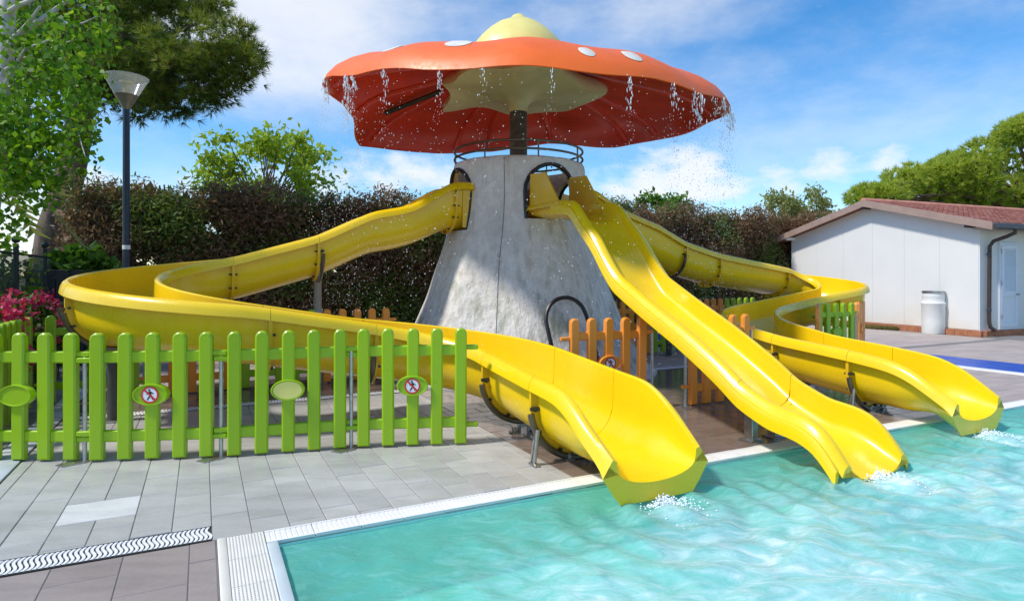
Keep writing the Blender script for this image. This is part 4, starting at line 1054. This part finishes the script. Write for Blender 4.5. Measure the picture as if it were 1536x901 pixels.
t_.links.new(ramp(t_, a_.outputs['Fac'], [(0, (0.50, 0.20, 0.13)), (.5, (0.66, 0.29, 0.20)), (1, (0.74, 0.38, 0.27))]), b_.inputs['Base Color']); b_.inputs['Roughness'].default_value = .8
o = place('shingles', fastmesh('shingles', np.array(vv), 4, SHING, tn), roof); o['kind'] = 'stuff'
m = MB(); hbox(m, -og + .02, LEN + og, -oe - .10, -oe + .01, rz(-oe) - .05, rz(-oe) + .075, .02); m.build('gutter', GUTTER, roof)
m = MB(); hbox(m, -og + .02, LEN, -oe + .02, 0.0, rz(-oe) - .03, rz(-oe) - .005, .0); m.build('soffit', BARGE, roof)
for (y, z) in ((0.12, EV - .02), (GWD / 2 + .05, RG - .05), (GWD - .1, EV - .02)):
    m = MB(); hbox(m, -og, 0.05, y - .05, y + .05, z - .05, z + .04); m.build('rafter_end', PIPE if y < 1 or y < 4 else WHITE, roof)
m = MB(); m.tube([HL(.42, -oe - .04, rz(-oe) - .03), HL(.42, -oe - .04, rz(-oe) - .12), HL(.36, -oe + .1, rz(-oe) - .2), HL(.22, -.16, rz(-oe) - .30), HL(.20, -.09, rz(-oe) - .42), HL(.20, -.08, 0.34), HL(.22, -.10, 0.22), HL(.30, -.16, 0.14)], 0.042, 10); dp = m.build('downpipe', PIPE, house)
for z in (1.9, 0.6):
    m = MB(); m.tube([HL(.20, -.08, z), HL(.20, -.08, z + .05)], 0.052, 10); m.build('pipe_clip', GUTTER, dp)
door = hbox(MB(), 0.66, 1.34, -0.05, 0.0, 0.14, 2.22, .006).build('door', DOORW, house)
m = MB()
for (x0, x1, z0, z1) in ((.70, .78, .2, 2.16), (1.22, 1.30, .2, 2.16), (.78, 1.22, 2.06, 2.16), (.78, 1.22, .2, .3), (.78, 1.22, .92, 1.06)): hbox(m, x0, x1, -0.075, -0.045, z0, z1, .004)
m.build('door_frame', DOORW, door)
for i in range(22):
    z = 1.09 + i * .044; m = MB(); m.add([HL(x, y, zz_) for x, y, zz_ in ((.785, -.072, z), (1.215, -.072, z), (1.215, -.052, z + .035), (.785, -.052, z + .035), (.785, -.066, z), (1.215, -.066, z), (1.215, -.047, z + .035), (.785, -.047, z + .035))], [(0, 1, 2, 3), (7, 6, 5, 4), (0, 4, 5, 1), (2, 6, 7, 3), (1, 5, 6, 2), (3, 7, 4, 0)]); m.build('slat', DOORW, door, 0)
for z in (0.4, 1.2, 1.95):
    m = MB(); m.tube([HL(.68, -.085, z), HL(.68, -.085, z + .1)], .014, 8); m.build('hinge', GALV, door)
m = MB(); m.tube([HL(1.27, -.09, .98), HL(1.27, -.12, .98), HL(1.17, -.12, .98)], .013, 6); m.build('handle', DARKMET, door)
# grass at the wall's foot
GRASS = foliage('dry_grass', [(0, (0.16, 0.15, 0.05)), (.6, (0.30, 0.25, 0.09)), (1, (0.20, 0.24, 0.06))])
n = 1500; gy = RNG.uniform(1.9, 4.6, n); gx = RNG.uniform(-0.55, -0.12, n) * np.clip((gy - 1.6) / 1.0, .4, 1); gp = np.array([HL(x, y, 0.0) for x, y in zip(gx, gy)])
o = place('grass', fastmesh('grass', needle_tris(gp, np.tile([0, 0, 1.0], (n, 1)), 0.10, 0.014, 5, .5), 3, GRASS, RNG.random(n * 5))); tag(o, 'dry grass tuft strip along the foot of the white gable', 'grass', kind='stuff')

# bin by the wall
bn = thing('drum_bin', (10.42, 15.22, 0), 'white plastic drum bin with a narrower top by the gable wall', 'bin')
m = MB(); m.lathe([(0.01, 0.0), (.235, 0.0), (.245, .02), (.247, .3), (.25, .70), (.262, .72), (.264, .755), (.25, .77), (.235, .80), (.232, .90), (.238, .92), (.232, .94), (.230, 1.01), (.20, 1.02), (.20, .9)], (10.42, 15.22, 0), 28); m.build('drum', PLASTW, bn)
m = MB(); m.lathe([(.232, 1.005), (.246, 1.005), (.246, 1.05), (.215, 1.055), (.205, 1.0)], (10.42, 15.22, 0), 28); m.build('steel_ring', STEEL, bn)

# ================================================================== LAMP POST
lpx = Vector(((189.5 - CX) / F * 9.0, 9.0, 0)); lamp = thing('lamp_post', lpx, 'tall dark blue lamp post with a clear cone lantern', 'lamp post')
m = MB(); m.tube([lpx, lpx + Vector((0, 0, 3.86))], [0.052, 0.046], 14); m.tube([lpx, lpx + Vector((0, 0, .5))], [.07, .07], 14); m.build('pole', POSTBLUE, lamp)
m = MB(); m.lathe([(.0505, 1.80), (.0525, 1.80), (.0525, 1.86), (.0505, 1.86)], lpx, 16); m.build('band', WHITE, lamp)
GLS, t_, b_ = newmat('lantern_glass'); b_.inputs['Base Color'].default_value = (.85, .86, .80, 1); b_.inputs['Roughness'].default_value = .15; b_.inputs['Alpha'].default_value = .2
b_.inputs['Specular IOR Level'].default_value = .8
m = MB(); m.lathe([(.155, 4.05), (.285, 4.30), (.287, 4.305), (.279, 4.302), (.15, 4.052)], lpx, 32); lan = m.build('lantern', GLS, lamp)
m = MB(); m.lathe([(.01, 3.84), (.05, 3.84), (.06, 3.88), (.155, 4.05), (.01, 4.06)], lpx, 32); m.build('lower_cone', simple('lantern_metal', (.20, .18, .14), .4, .4), lan)
m = MB(); m.lathe([(.045, 4.06), (.045, 4.2), (.09, 4.22), (.09, 4.25), (.01, 4.27)], lpx, 16); m.build('bulb_holder', simple('bulb_brass', (.45, .36, .16), .4), lan)
m = MB(); m.lathe([(.29, 4.295), (.296, 4.30), (.296, 4.315), (.285, 4.32), (.01, 4.345), (.01, 4.335), (.283, 4.31)], lpx, 32); m.build('top_rim', GLS, lan)

# ================================================================== DARK MESH FENCE, PLANTERS, FLOWERS
UF = -2.16
for i in range(2, 5):
    v0 = 5.13 + 1.64 * i
    t = thing('mesh_fence', W(UF, v0), 'dark green wire mesh fence bay with ball-topped post, %s' % ['', '', 'with flowers all along its foot', 'behind the tallest pink bush', 'ending at the dark planter'][i], 'fence', 'bays of the dark mesh fence')
    m = MB(); q = W(UF, v0); m.tube([q, q + Vector((0, 0, 1.83))], .032, 10); p = m.build('post', FENCEDK, t)
    m = MB(); m.sphere(q + Vector((0, 0, 1.885)), .05, 12, 8); m.build('ball_finial', FENCEDK, p)
    for z in (0.12, 1.0, 1.70):
        m = MB(); m.tube([W(UF, v0, z), W(UF, v0 + 1.64, z)], .014, 6); m.build('rail', FENCEDK, t)
    m = MB()
    for k in range(1, 50):
        vv_ = v0 + 1.64 * k / 50; m.tube([W(UF, vv_, .1), W(UF, vv_, 1.72)], .003, 4, False)
    o = m.build('wires', FENCEDK, t); o['kind'] = 'stuff'
PLB = simple('planter_dark', (.035, .04, .048), .6)
for i, (u, v, lb) in enumerate(((-1.75, 12.1, 'dark slatted planter box with broad green leaves by the lamp'), )):
    t = thing('planter', W(u, v), lb, 'planter')
    for j in range(7):
        m = MB(); c = W(u - .58 + j * .19, v - .3); m.box((c.x, c.y, .76), (.18, .03, 1.5), UANG, .006); m.build('board', PLB, t)
    m = MB(); c = W(u, v); m.box((c.x, c.y, .70), (1.3, .55, 1.38), UANG, .01); m.build('box', PLB, t)
LEAFG = foliage('leaf_green', [(0, (.025, .075, .012)), (.5, (.06, .16, .018)), (1, (.16, .30, .03))])
LEAFY = foliage('leaf_lime', [(0, (.09, .19, .015)), (.5, (.22, .38, .025)), (1, (.45, .58, .06))], trans=.5)
LEAFB = foliage('leaf_birch', [(0, (.04, .12, .010)), (.45, (.12, .28, .014)), (.85, (.24, .43, .022)), (1, (.45, .52, .04))], trans=.48)
NEEDLE = foliage('pine_needle', [(0, (.06, .11, .016)), (.5, (.15, .22, .03)), (.85, (.30, .35, .06)), (1, (.5, .45, .17))], trans=.42)
NEEDLE2 = foliage('pine_needle_bright', [(0, (.09, .16, .018)), (.5, (.26, .38, .035)), (1, (.56, .62, .10))], trans=.5)
HEDGEM = foliage('hedge_leaf', [(0, (.12, .08, .045)), (.25, (.25, .155, .085)), (.45, (.40, .26, .16)), (.55, (.08, .125, .03)), (.8, (.17, .25, .05)), (1, (.30, .40, .07))], trans=.35)
OLIVE = foliage('leaf_olive', [(0, (.16, .20, .06)), (1, (.42, .45, .18))], trans=.4)
PINKM = foliage('petal_pink', [(0, (.50, .02, .09)), (.6, (.78, .05, .18)), (1, (.85, .22, .36))], trans=.3)
def ellip(n, c, r, shell=0.5):
    d = rand_unit(n); k = shell + (1 - shell) * RNG.random(n) ** .5; return np.array(c) + d * k[:, None] * np.array(r)
# flower bed with geraniums between the two fences
for i, (v, h, lb) in enumerate(((7.7, 1.12, 'pink geranium bush next to the front corner of the fence'), (8.6, 1.10, 'pink geranium bush behind the slatted green fence corner'), (9.5, 1.22, 'tall pink geranium bush beside a mesh fence post'), (10.4, 1.10, 'pink geranium bush under the slide bend'))):
    t = thing('flower_bush', W(-1.93, v), lb, 'flowers', 'pink flower bushes along the mesh fence'); c = W(-1.93, v, h * .55)
    pts = ellip(900, c, (.24, .46, h * .48), .3); place('leaves', fastmesh('leaves', leaf_quads(pts, .07, .8), 4, LEAFG, RNG.random(900)), t).matrix_basis = origin_of(t).inverted()
    heads = ellip(46, c, (.27, .50, h * .52), .85); heads = heads[heads[:, 2] > h * .35]
    pp = np.repeat(heads, 26, axis=0); pp = pp + RNG.normal(size=pp.shape) * .035
    place('petals', fastmesh('petals', leaf_quads(pp, .05, .9), 4, PINKM, RNG.random(len(pp))), t)['kind'] = 'stuff'
    m = MB()
    for k in range(9):
        q = W(-1.93 + random.uniform(-.2, .2), v + random.uniform(-.25, .25)); m.tube([q, q + Vector((random.uniform(-.1, .1), random.uniform(-.1, .1), h * .8))], .008, 5)
    m.build('stems', TWIG, t)
def bush(name, c, r, n, size, mat, label, cat='bush', asp=.6, tl=(0, 1), group=None, trunk=True):
    t = thing(name, (c[0], c[1], 0), label, cat, group); pts = ellip(n, c, r, .45)
    # clump the leaves
    cl = ellip(max(8, n // 60), c, r, .7); j = RNG.integers(0, len(cl), n); pts = pts * .35 + (cl[j] + RNG.normal(size=(n, 3)) * np.array(r) * .20) * .65
    pts[:, 2] = np.maximum(pts[:, 2], .05)
    place('foliage', fastmesh('foliage', leaf_quads(pts, size, asp), 4, mat, tl[0] + (tl[1] - tl[0]) * RNG.random(n)), t)
    m = MB()
    for k in range(6):
        e = cl[k % len(cl)]; q = Vector((c[0] + random.uniform(-.05, .05), c[1] + random.uniform(-.05, .05), 0)); m.tube([q, (q + Vector(e)) / 2 + Vector((random.uniform(-.1, .1), random.uniform(-.1, .1), 0)), Vector(e)], [.03, .02, .008], 5)
    m.build('stems', TWIG, t)
    return t
bp_ = W(-2.65, 6.6); bush('shrub', (bp_.x, bp_.y, .9), (.55, 1.0, .85), 2600, .075, LEAFG, 'dark green shrub behind the mesh fence near the front')
bp_ = W(-2.8, 8.6); bush('shrub', (bp_.x, bp_.y, .9), (.6, 1.1, .9), 2600, .075, LEAFG, 'dark green shrub behind the mesh fence near the pine trunk')
bp_ = W(-2.55, 10.3); bush('shrub', (bp_.x, bp_.y, 1.1), (.5, .8, .98), 2400, .085, LEAFY, 'yellow-green shrub topping the mesh fence')
bp_ = W(-3.2, 11.8); bush('shrub', (bp_.x, bp_.y, .9), (.9, .8, .9), 2000, .09, LEAFG, 'dense shrub at the pine trunk base')
bp_ = W(-1.75, 12.15); bush('potted_plant', (bp_.x, bp_.y, 1.58), (.62, .32, .28), 900, .15, LEAFG, 'broad-leaved plant growing out of the dark planter', 'plant', .8, (.4, 1))

# ================================================================== HEDGE
def hedge(u0, u1, vh, h0, h1, n, label, tmix):
    c = W((u0 + u1) / 2, vh); t = thing('hedge', c, label, 'hedge', 'tall hedge behind the slides')
    uu = RNG.uniform(u0, u1, n); zf = RNG.random(n) ** .85
    hh = h0 + (h1 - h0) * (uu - u0) / (u1 - u0) + .10 * np.sin(uu * 2.1) + .07 * np.sin(uu * 5.3 + 1) + .05 * np.sin(uu * 11)
    zz_ = zf * hh
    dep = np.abs(RNG.normal(size=n)) * .33 + .10 * np.sin(uu * 3.1 + zz_ * 2.2) + .12 * np.sin(uu * 1.3 - zz_ * 3.0)
    vv_ = vh - .45 + dep
    # sprays: several leaves share a branchlet
    ns = n // 9; j = RNG.integers(0, ns, n)
    pu, pv, pz = uu[j], vv_[j], zz_[j]
    pts = np.stack([U.x * pu + V.x * pv, U.y * pu + V.y * pv, pz], 1) + RNG.normal(size=(n, 3)) * np.array([.09, .09, .08])
    keep = pts[:, 2] > .02
    # thin places where light comes through
    thin = (np.sin(pu * 2.7 + 1.0) * np.sin(pz * 3.3 + pu) > .78) & (pz > 1.2) & (RNG.random(n) < .55); keep &= ~thin
    patch = .5 + .5 * np.sin(pu * 1.9 + pz * 1.1) * np.cos(pz * 2.0 - pu * .7 + 1.0)
    green = tmix(pu, pz / hh[j]) + (patch - .5) * .8 + RNG.normal(size=n) * .16
    tint = np.where(green > .5, .55 + .45 * np.clip((green - .5) * 1.2 + .3 * RNG.random(n), 0, 1), .52 * np.clip(RNG.random(n) * .8 + .2 * green, 0, 1))
    pts = pts[keep]; tint = tint[keep]
    place('foliage', fastmesh('foliage', leaf_quads(pts, .105, .28), 4, HEDGEM, tint), t)
    # back layer, so that the hedge is closed in depth
    nb = n // 4; ub = RNG.uniform(u0, u1, nb); zb = RNG.random(nb) * (h0 * .93); vb = vh + .35 + RNG.normal(size=nb) * .2
    pb = np.stack([U.x * ub + V.x * vb, U.y * ub + V.y * vb, zb], 1)
    kb = ~((np.sin(ub * 2.7 + 1.0) * np.sin(zb * 3.3 + ub) > .70) & (zb > 1.2)); pb = pb[kb]
    place('foliage', fastmesh('foliage', leaf_quads(pb, .26, .7), 4, HEDGEM, .3 * RNG.random(len(pb))), t)
    u = u0 + .2
    while u < u1:
        m = MB(); b = W(u, vh + random.uniform(-.1, .3)); lean = random.uniform(-.35, .35); hh_ = h0 + random.uniform(-.2, .12)
        m.tube([b, b + Vector((lean * .3, 0, hh_ * .5)), b + Vector((lean, 0, hh_))], [.055, .04, .015], 6)
        for k in range(5):
            z = random.uniform(.5, hh_ - .3); s = random.choice((-1, 1)); q = b + Vector((lean * z / hh_, 0, z)); m.tube([q, q + W(s * random.uniform(.4, .9), -random.uniform(.1, .5), random.uniform(.3, .8))], [.022, .006], 5)
        m.build('trunk', TWIG, t); u += random.uniform(.5, .9)
hedge(-2.15, 2.2, 13.4, 3.12, 3.10, 46000, 'tall dark brown-green conifer hedge behind the lamp post', lambda u, z: .32 + .12 * z)
hedge(2.2, 6.6, 13.4, 3.12, 3.18, 48000, 'tall hedge with green ivy low down behind the looping slide and tower', lambda u, z: .62 - .38 * z)
hedge(6.6, 10.2, 13.4, 3.30, 3.30, 38000, 'fresh green topped hedge behind the straight slide', lambda u, z: .42 + .25 * z)
hedge(10.2, 19.5, 14.15, 3.38, 3.50, 76000, 'reddish-brown hedge running behind the white building', lambda u, z: .24 + .16 * (1 - z))

# ================================================================== TREES
def limb_tube(m, a, b, r0, r1, wob=.15, n=6):
    a = Vector(a); b = Vector(b); L_ = (b - a).length; pts = []
    for i in range(n + 1):
        q = i / n; s = math.sin(math.pi * q) * wob * L_; pts.append(a.lerp(b, q) + Vector((random.uniform(-1, 1), random.uniform(-1, 1), random.uniform(-.3, 1))) * s * .35)
    m.tube(pts, [r0 + (r1 - r0) * i / n for i in range(n + 1)], 8)
# umbrella pine behind the lamp
pt = thing('pine_tree', P(80, 400, 12.8) * 1.0 - Vector((0, 0, P(80, 400, 12.8).z)), 'leaning umbrella pine with a thick grey trunk behind the lamp', 'tree')
tr_pts = [Vector((-9.95, 12.9, 0)), P(72, 400, 12.8), P(80, 345, 12.7), P(98, 290, 12.6), P(112, 230, 12.5), P(118, 190, 12.4), P(125, 140, 12.3), P(150, 90, 12.2), P(185, 50, 12.1)]
m = MB(); m.tube(tr_pts, [.36, .30, .29, .27, .25, .235, .21, .16, .10], 14); trunk = m.build('trunk', BARK, pt)
CL = [(170, 70, 12.0, 1.5, .75), (240, 95, 11.6, 1.3, .62), (300, 75, 11.4, 1.2, .72), (345, 100, 11.3, .72, .55), (352, 75, 11.4, .55, .38), (215, 30, 12.2, 1.4, .8), (255, -10, 12.0, 1.1, .8), (130, 10, 12.4, 1.6, .9), (100, 90, 12.2, 1.3, .7), (60, 30, 12.6, 1.5, .9), (285, 120, 11.5, 1.1, .42), (200, 130, 12.0, 1.1, .45), (320, 140, 11.4, .6, .28), (160, 140, 12.1, .9, .42), (30, 90, 12.4, 1.2, .7), (170, -40, 12.6, 1.8, .8), (250, 150, 11.7, .6, .28), (225, 160, 11.8, .5, .25), (310, 30, 11.7, .55, .4)]
allp = []; alld = []; allt = []
m = MB()
for (px, py, Y, r, rh) in CL:
    c = P(px, py, Y); k_ = int(15 * r * (rh + .4)); sub = ellip(k_, c, (r * .9, r * .9, rh * .9), .25); n = k_ * 26; q = np.repeat(sub, 26, axis=0) + RNG.normal(size=(n, 3)) * np.array([.12, .12, .075])
    d = (q - np.repeat(sub, 26, axis=0)) / .14; d += .35 * (q - np.array(c)) / np.array([r, r, rh]); d[:, 2] += .45; d /= np.linalg.norm(d, axis=1, keepdims=True) + 1e-6
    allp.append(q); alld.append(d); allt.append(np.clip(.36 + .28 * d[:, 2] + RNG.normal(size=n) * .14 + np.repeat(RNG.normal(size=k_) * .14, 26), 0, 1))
    s = tr_pts[5 + (px > 150) + (py < 60)]; limb_tube(m, s, c, .075, .02, .14)
    for k in range(5):
        e = q[RNG.integers(0, n)]; limb_tube(m, c, e, .022, .008, .1, 4)
m.build('limbs', BARK, pt)
allp = np.concatenate(allp); alld = np.concatenate(alld); allt = np.concatenate(allt)
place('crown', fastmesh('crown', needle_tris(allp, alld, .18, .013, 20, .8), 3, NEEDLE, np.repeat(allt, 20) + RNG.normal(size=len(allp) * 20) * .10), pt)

# pale-barked tree with heart leaves at the left edge
bt = thing('birch_tree', (-5.75, 6.9, 0), 'pale-barked leafy tree with drooping twigs at the mesh fence', 'tree')
m = MB(); m.tube([Vector((-6.15, 7.0, 0)), Vector((-6.05, 7.0, 1.4)), P(-8, 250, 6.95), P(6, 140, 6.9), P(10, 60, 6.9), P(14, -40, 6.9), P(22, -160, 6.8)], [.13, .11, .095, .085, .08, .07, .04], 12); m.build('trunk', BARKW, bt)
m = MB(); tips = []
BR = [((8, 70), (70, 25), (115, -12), .045), ((70, 25), (110, 40), (145, 25), .02), ((10, 75), (35, 45), (60, 10), .04), ((6, 130), (40, 72), (75, 60), .026), ((5, 135), (50, 125), (85, 130), .025), ((85, 130), (110, 120), (130, 115), .016), ((8, 105), (70, 75), (110, 60), .018), ((0, 160), (30, 180), (60, 195), .025), ((2, 150), (50, 160), (100, 175), .02), ((14, -20), (60, -60), (120, -70), .04), ((-5, 200), (30, 240), (55, 270), .018), ((60, 195), (90, 215), (110, 240), .012), ((10, 20), (50, 0), (90, -30), .03), ((100, 175), (118, 200), (128, 235), .01)]
for (a, b, c, r) in BR:
    dy = random.uniform(-.5, .3); q0, q1, q2 = P(a[0], a[1], 6.85 + dy * .2), P(b[0], b[1], 6.7 + dy * .6), P(c[0], c[1], 6.55 + dy); m.tube([q0, q0.lerp(q1, .5) + Vector((0, 0, .02)), q1, q1.lerp(q2, .5) - Vector((0, 0, .01)), q2], [r, r * .85, r * .7, r * .5, r * .3], 7); tips += [q1, q2]
m.build('limbs', BARKW, bt); m = MB(); hang = []
for k in range(105):
    px = random.uniform(-40, 135) if k % 3 else random.uniform(-40, 70); py = random.uniform(-40, 235); Y = random.uniform(5.9, 7.3)
    if px > 95 and py < 0: continue
    if px < 75 and py < 105: Y = random.uniform(7.1, 7.9)
    if px < 60 and py < 120 and k % 2: continue
    L_ = random.uniform(.25, .75) * (1.0 if px < 80 else .7); q = P(px, py, Y); w = Vector((random.uniform(-.12, .12), random.uniform(-.1, .1), -L_)); hang.append((q, q + w)); m.tube([q, q + w * .5 + Vector((random.uniform(-.04, .04), 0, 0)), q + w], [.006, .004, .002], 4, False)
m.build('twigs', TWIG, bt)['kind'] = 'stuff'
lp = []
for (a, b) in hang:
    n = 40; f = RNG.random(n); lp.append(np.array(a)[None] * (1 - f[:, None]) + np.array(b)[None] * f[:, None] + RNG.normal(size=(n, 3)) * .09)
ex = []
for (px, py, Y, r, n) in [(40, 170, 6.5, .45, 420), (20, 235, 6.5, .42, 420), (60, 235, 6.4, .38, 260), (95, 190, 6.4, .34, 260), (25, 290, 6.6, .36, 280), (110, 130, 6.4, .34, 240), (60, 100, 6.5, .4, 240), (120, 210, 6.4, .16, 90), (130, 30, 6.5, .35, 170), (20, 40, 6.6, .35, 140), (50, 265, 6.5, .25, 160), (10, 340, 6.6, .25, 90), (90, 60, 6.6, .35, 150), (155, 60, 6.5, .22, 80), (75, 300, 6.5, .1, 26)]:
    n = int(n * .8); ex.append(ellip(n, P(px, py, Y), (r, r, r * .85), .3))
lp = np.concatenate(lp + ex); tl_ = np.clip(RNG.beta(2, 2.2, len(lp)), 0, 1)
place('crown', fastmesh('crown', leaf_quads(lp, .066, .85, .5, .7), 4, LEAFB, tl_), bt)

# palm trunk at the very edge
pm = thing('palm_tree', (-7.75, 8.6, 0), 'short palm with shaggy brown trunk behind the mesh fence', 'tree')
m = MB(); m.tube([Vector((-7.62, 8.6, z)) + Vector((.02 * math.sin(z * 3), 0, 0)) for z in np.linspace(0, 3.1, 14)], [.17 + .012 * (i % 2) for i in range(14)], 12); m.build('trunk', PALMB, pm)
pv = []; tt = []
for k in range(26):
    a = random.uniform(0, 6.28); el = random.uniform(-.3, 1.0); base = Vector((-7.6, 8.6, 3.05)); d = Vector((math.cos(a) * math.cos(el), math.sin(a) * math.cos(el), math.sin(el))); L_ = random.uniform(.9, 1.4); prev = base
    for s in range(1, 15):
        f = s / 14; q = base + d * L_ * f - Vector((0, 0, .6 * f * f * L_)); sd = d.cross(Vector((0, 0, 1))).normalized()
        for sg in (-1, 1):
            tip = q + sd * sg * .28 * (1 - .6 * abs(f - .5)) + d * .15 - Vector((0, 0, .08)); pv += [prev, q, tip]; tt.append(random.random() * .7)
        prev = q
place('fronds', fastmesh('fronds', np.array([tuple(x) for x in pv]), 3, OLIVE, tt), pm)

# bright young tree behind the hedge
def leafy_tree(name, base, c, r, n, size, mat, label, clumps, trunk_r=.09, tl=(0, 1), asp=.5):
    t = thing(name, base, label, 'tree'); m = MB(); cl = ellip(clumps, c, r, .55); top = Vector((c[0], c[1], c[2] - r[2] * .5))
    mid = Vector(base).lerp(top, .6); m.tube([base, mid, top], [trunk_r, trunk_r * .8, trunk_r * .5], 8)
    for e in cl: limb_tube(m, mid.lerp(top, random.random()), e, trunk_r * .35, .008, .12, 5)
    m.build('trunk', BARK, t); j = RNG.integers(0, clumps, n); cr = np.array(r) * RNG.uniform(.12, .26, (clumps, 1))
    pts = cl[j] + RNG.normal(size=(n, 3)) * cr[j] * .6
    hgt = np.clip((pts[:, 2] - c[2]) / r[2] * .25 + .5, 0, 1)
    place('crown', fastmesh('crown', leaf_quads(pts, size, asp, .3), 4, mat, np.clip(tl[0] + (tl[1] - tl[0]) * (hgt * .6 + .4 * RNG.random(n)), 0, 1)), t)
    return t
leafy_tree('ash_tree', (-6.3, 15.6, 0), (-6.25, 15.6, 4.0), (1.75, 1.2, 1.05), 4300, .16, LEAFY, 'bright lime-green young tree rising above the hedge', 60, .08, (.45, 1.1))
leafy_tree('olive_tree', (11.6, 25.5, 0), (11.2, 25.5, 3.8), (1.0, 1, 1.05), 3000, .17, OLIVE, 'grey-green rounded tree above the hedge by the roof end', 34, .09)
leafy_tree('olive_tree', (13.3, 26.5, 0), (12.9, 26.5, 3.9), (1.1, 1, 1.15), 3000, .17, OLIVE, 'thin grey-green tree partly behind the roof slope', 34, .09)
leafy_tree('ash_tree', (5.0, 20.6, 0), (5.0, 20.6, 3.4), (1.1, .8, .75), 2600, .17, LEAFG, 'dark green bushy tree peeping over the hedge by the straight slide', 26, .08, (.3, 1))

# stone pine behind the building
sp = thing('pine_tree', (27.5, 31, 0), 'large dense stone pine with bright green crown behind the building', 'tree')
m = MB(); m.tube([(27.3, 31, 0), (27.2, 31, 2.5), (26.8, 31, 4.6), (26.0, 31, 6.0)], [.42, .36, .3, .2], 12); m.build('trunk', BARK, sp)
m = MB(); allp = []; alld = []; allt = []
prof_top = [(1283, 292), (1310, 265), (1340, 250), (1380, 240), (1430, 230), (1470, 218), (1490, 190), (1536, 172), (1600, 150), (1700, 120)]
for k in range(95):
    px = random.uniform(1290, 1700); yt = np.interp(px, [p[0] for p in prof_top], [p[1] for p in prof_top]); Y = random.uniform(27.5, 33.5)
    py = yt + 22 + (305 - yt - 12) * random.random() ** .8 if k % 2 else yt + random.uniform(16, 30)
    py = min(py, 296); c = P(px, py, Y); r = random.uniform(.65, 1.15); rh = r * random.uniform(.5, .7); n = int(85 * r * r + 25)
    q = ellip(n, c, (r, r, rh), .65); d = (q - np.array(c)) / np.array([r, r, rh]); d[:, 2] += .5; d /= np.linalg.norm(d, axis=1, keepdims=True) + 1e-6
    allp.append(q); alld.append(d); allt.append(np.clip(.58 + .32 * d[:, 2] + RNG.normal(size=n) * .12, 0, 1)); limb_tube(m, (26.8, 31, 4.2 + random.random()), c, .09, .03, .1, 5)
m.build('limbs', BARK, sp)
allp = np.concatenate(allp); alld = np.concatenate(alld); allt = np.concatenate(allt)
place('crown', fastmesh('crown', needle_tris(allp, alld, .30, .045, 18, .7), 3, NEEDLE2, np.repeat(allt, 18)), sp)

# ================================================================== FALLING WATER AND SPLASHES
DROP, t_, b_ = newmat('water_drops'); b_.inputs['Base Color'].default_value = (.92, .95, .98, 1); b_.inputs['Roughness'].default_value = .12
b_.inputs['Specular IOR Level'].default_value = .8
octv = np.array([(1, 0, 0), (-1, 0, 0), (0, 1, 0), (0, -1, 0), (0, 0, 1), (0, 0, -1)], float)
octf = np.array([(0, 2, 4), (2, 1, 4), (1, 3, 4), (3, 0, 4), (2, 0, 5), (1, 2, 5), (3, 1, 5), (0, 3, 5)])
def drops(name, pos, rad, zs, parent=None):
    n = len(pos); v = octv[None] * (rad[:, None, None] * np.stack([np.ones(n), np.ones(n), zs], 1)[:, None, :]) + pos[:, None, :]
    return place(name, fastmesh(name, v[:, octf].reshape(-1, 3), 3, DROP), parent)
pos = []; rad = []; zsr = []
for (deg, n, w, fall, big) in [(-158, 90, .05, 1.2, 1), (-140, 150, .05, 1.7, 1), (-137, 60, .03, .7, 1), (-124, 70, .05, 1.6, .8), (-108, 60, .04, 1.4, .7), (-98, 40, .04, 1.2, .6), (-84, 30, .03, 1.0, .6), (-66, 60, .04, 1.4, .8), (-52, 70, .05, 1.3, .9), (-43, 110, .06, 1.5, 1), (-40, 60, .03, .6, 1), (-33, 60, .06, 1.2, .8), (-26, 110, .04, 1.3, 1), (-18, 60, .05, 1.1, .8), (-10, 90, .05, 1.2, 1), (-4, 50, .05, .9, .8), (170, 80, .1, 1.6, .8), (150, 60, .12, 1.4, .7), (30, 50, .1, 1.0, .7), (110, 50, .1, 1.2, .6)]:
    th = math.radians(deg); q = cap_pt(0, th)
    for k in range(int(n * 1.6)):
        f = random.random() ** 1.3; wob = w * (.3 + 1.6 * f); s = random.gauss(0, 1)
        pos.append((q.x + s * wob + .02 * math.sin(9 * f), q.y + random.gauss(0, wob), q.z - .02 - f * fall)); near = f < .25
        rad.append(random.uniform(.0028, .0068) * big * (1.2 if near else 1)); zsr.append(random.uniform(2.5, 6) if near else random.uniform(.9, 1.7))
# finer spray that drifts off the whole rim
for k in range(3400):
    th = random.uniform(-math.pi, math.pi); q = cap_pt(0, th); f = random.random() ** .9
    pos.append((q.x + random.gauss(0, .12) - .25 * f * random.random(), q.y + random.gauss(0, .12), q.z - f * 3.4)); rad.append(random.uniform(.0028, .0062)); zsr.append(random.uniform(.9, 1.8))
fw = drops('falling_water', np.array(pos), np.array(rad), np.array(zsr)); tag(fw, 'falling water drops shed from the mushroom cap rim', 'water', kind='stuff')
pos = []; rad = []
for (eu, ev, w) in EXITS:
    for k in range(700):
        r = abs(random.gauss(0, .085)); a = random.uniform(0, 6.28); p = W(eu + r * math.cos(a) * 1.2, ev - .03 - abs(r * math.sin(a)) * 1.7, -.03 + max(0, random.gauss(0, .025)) * math.exp(-r * 5)); pos.append(tuple(p)); rad.append(random.uniform(.003, .0085))
sw = drops('splash', np.array(pos), np.array(rad), np.full(len(pos), .8)); tag(sw, 'white splash drops where the slides pour into the pool', 'water', kind='stuff')
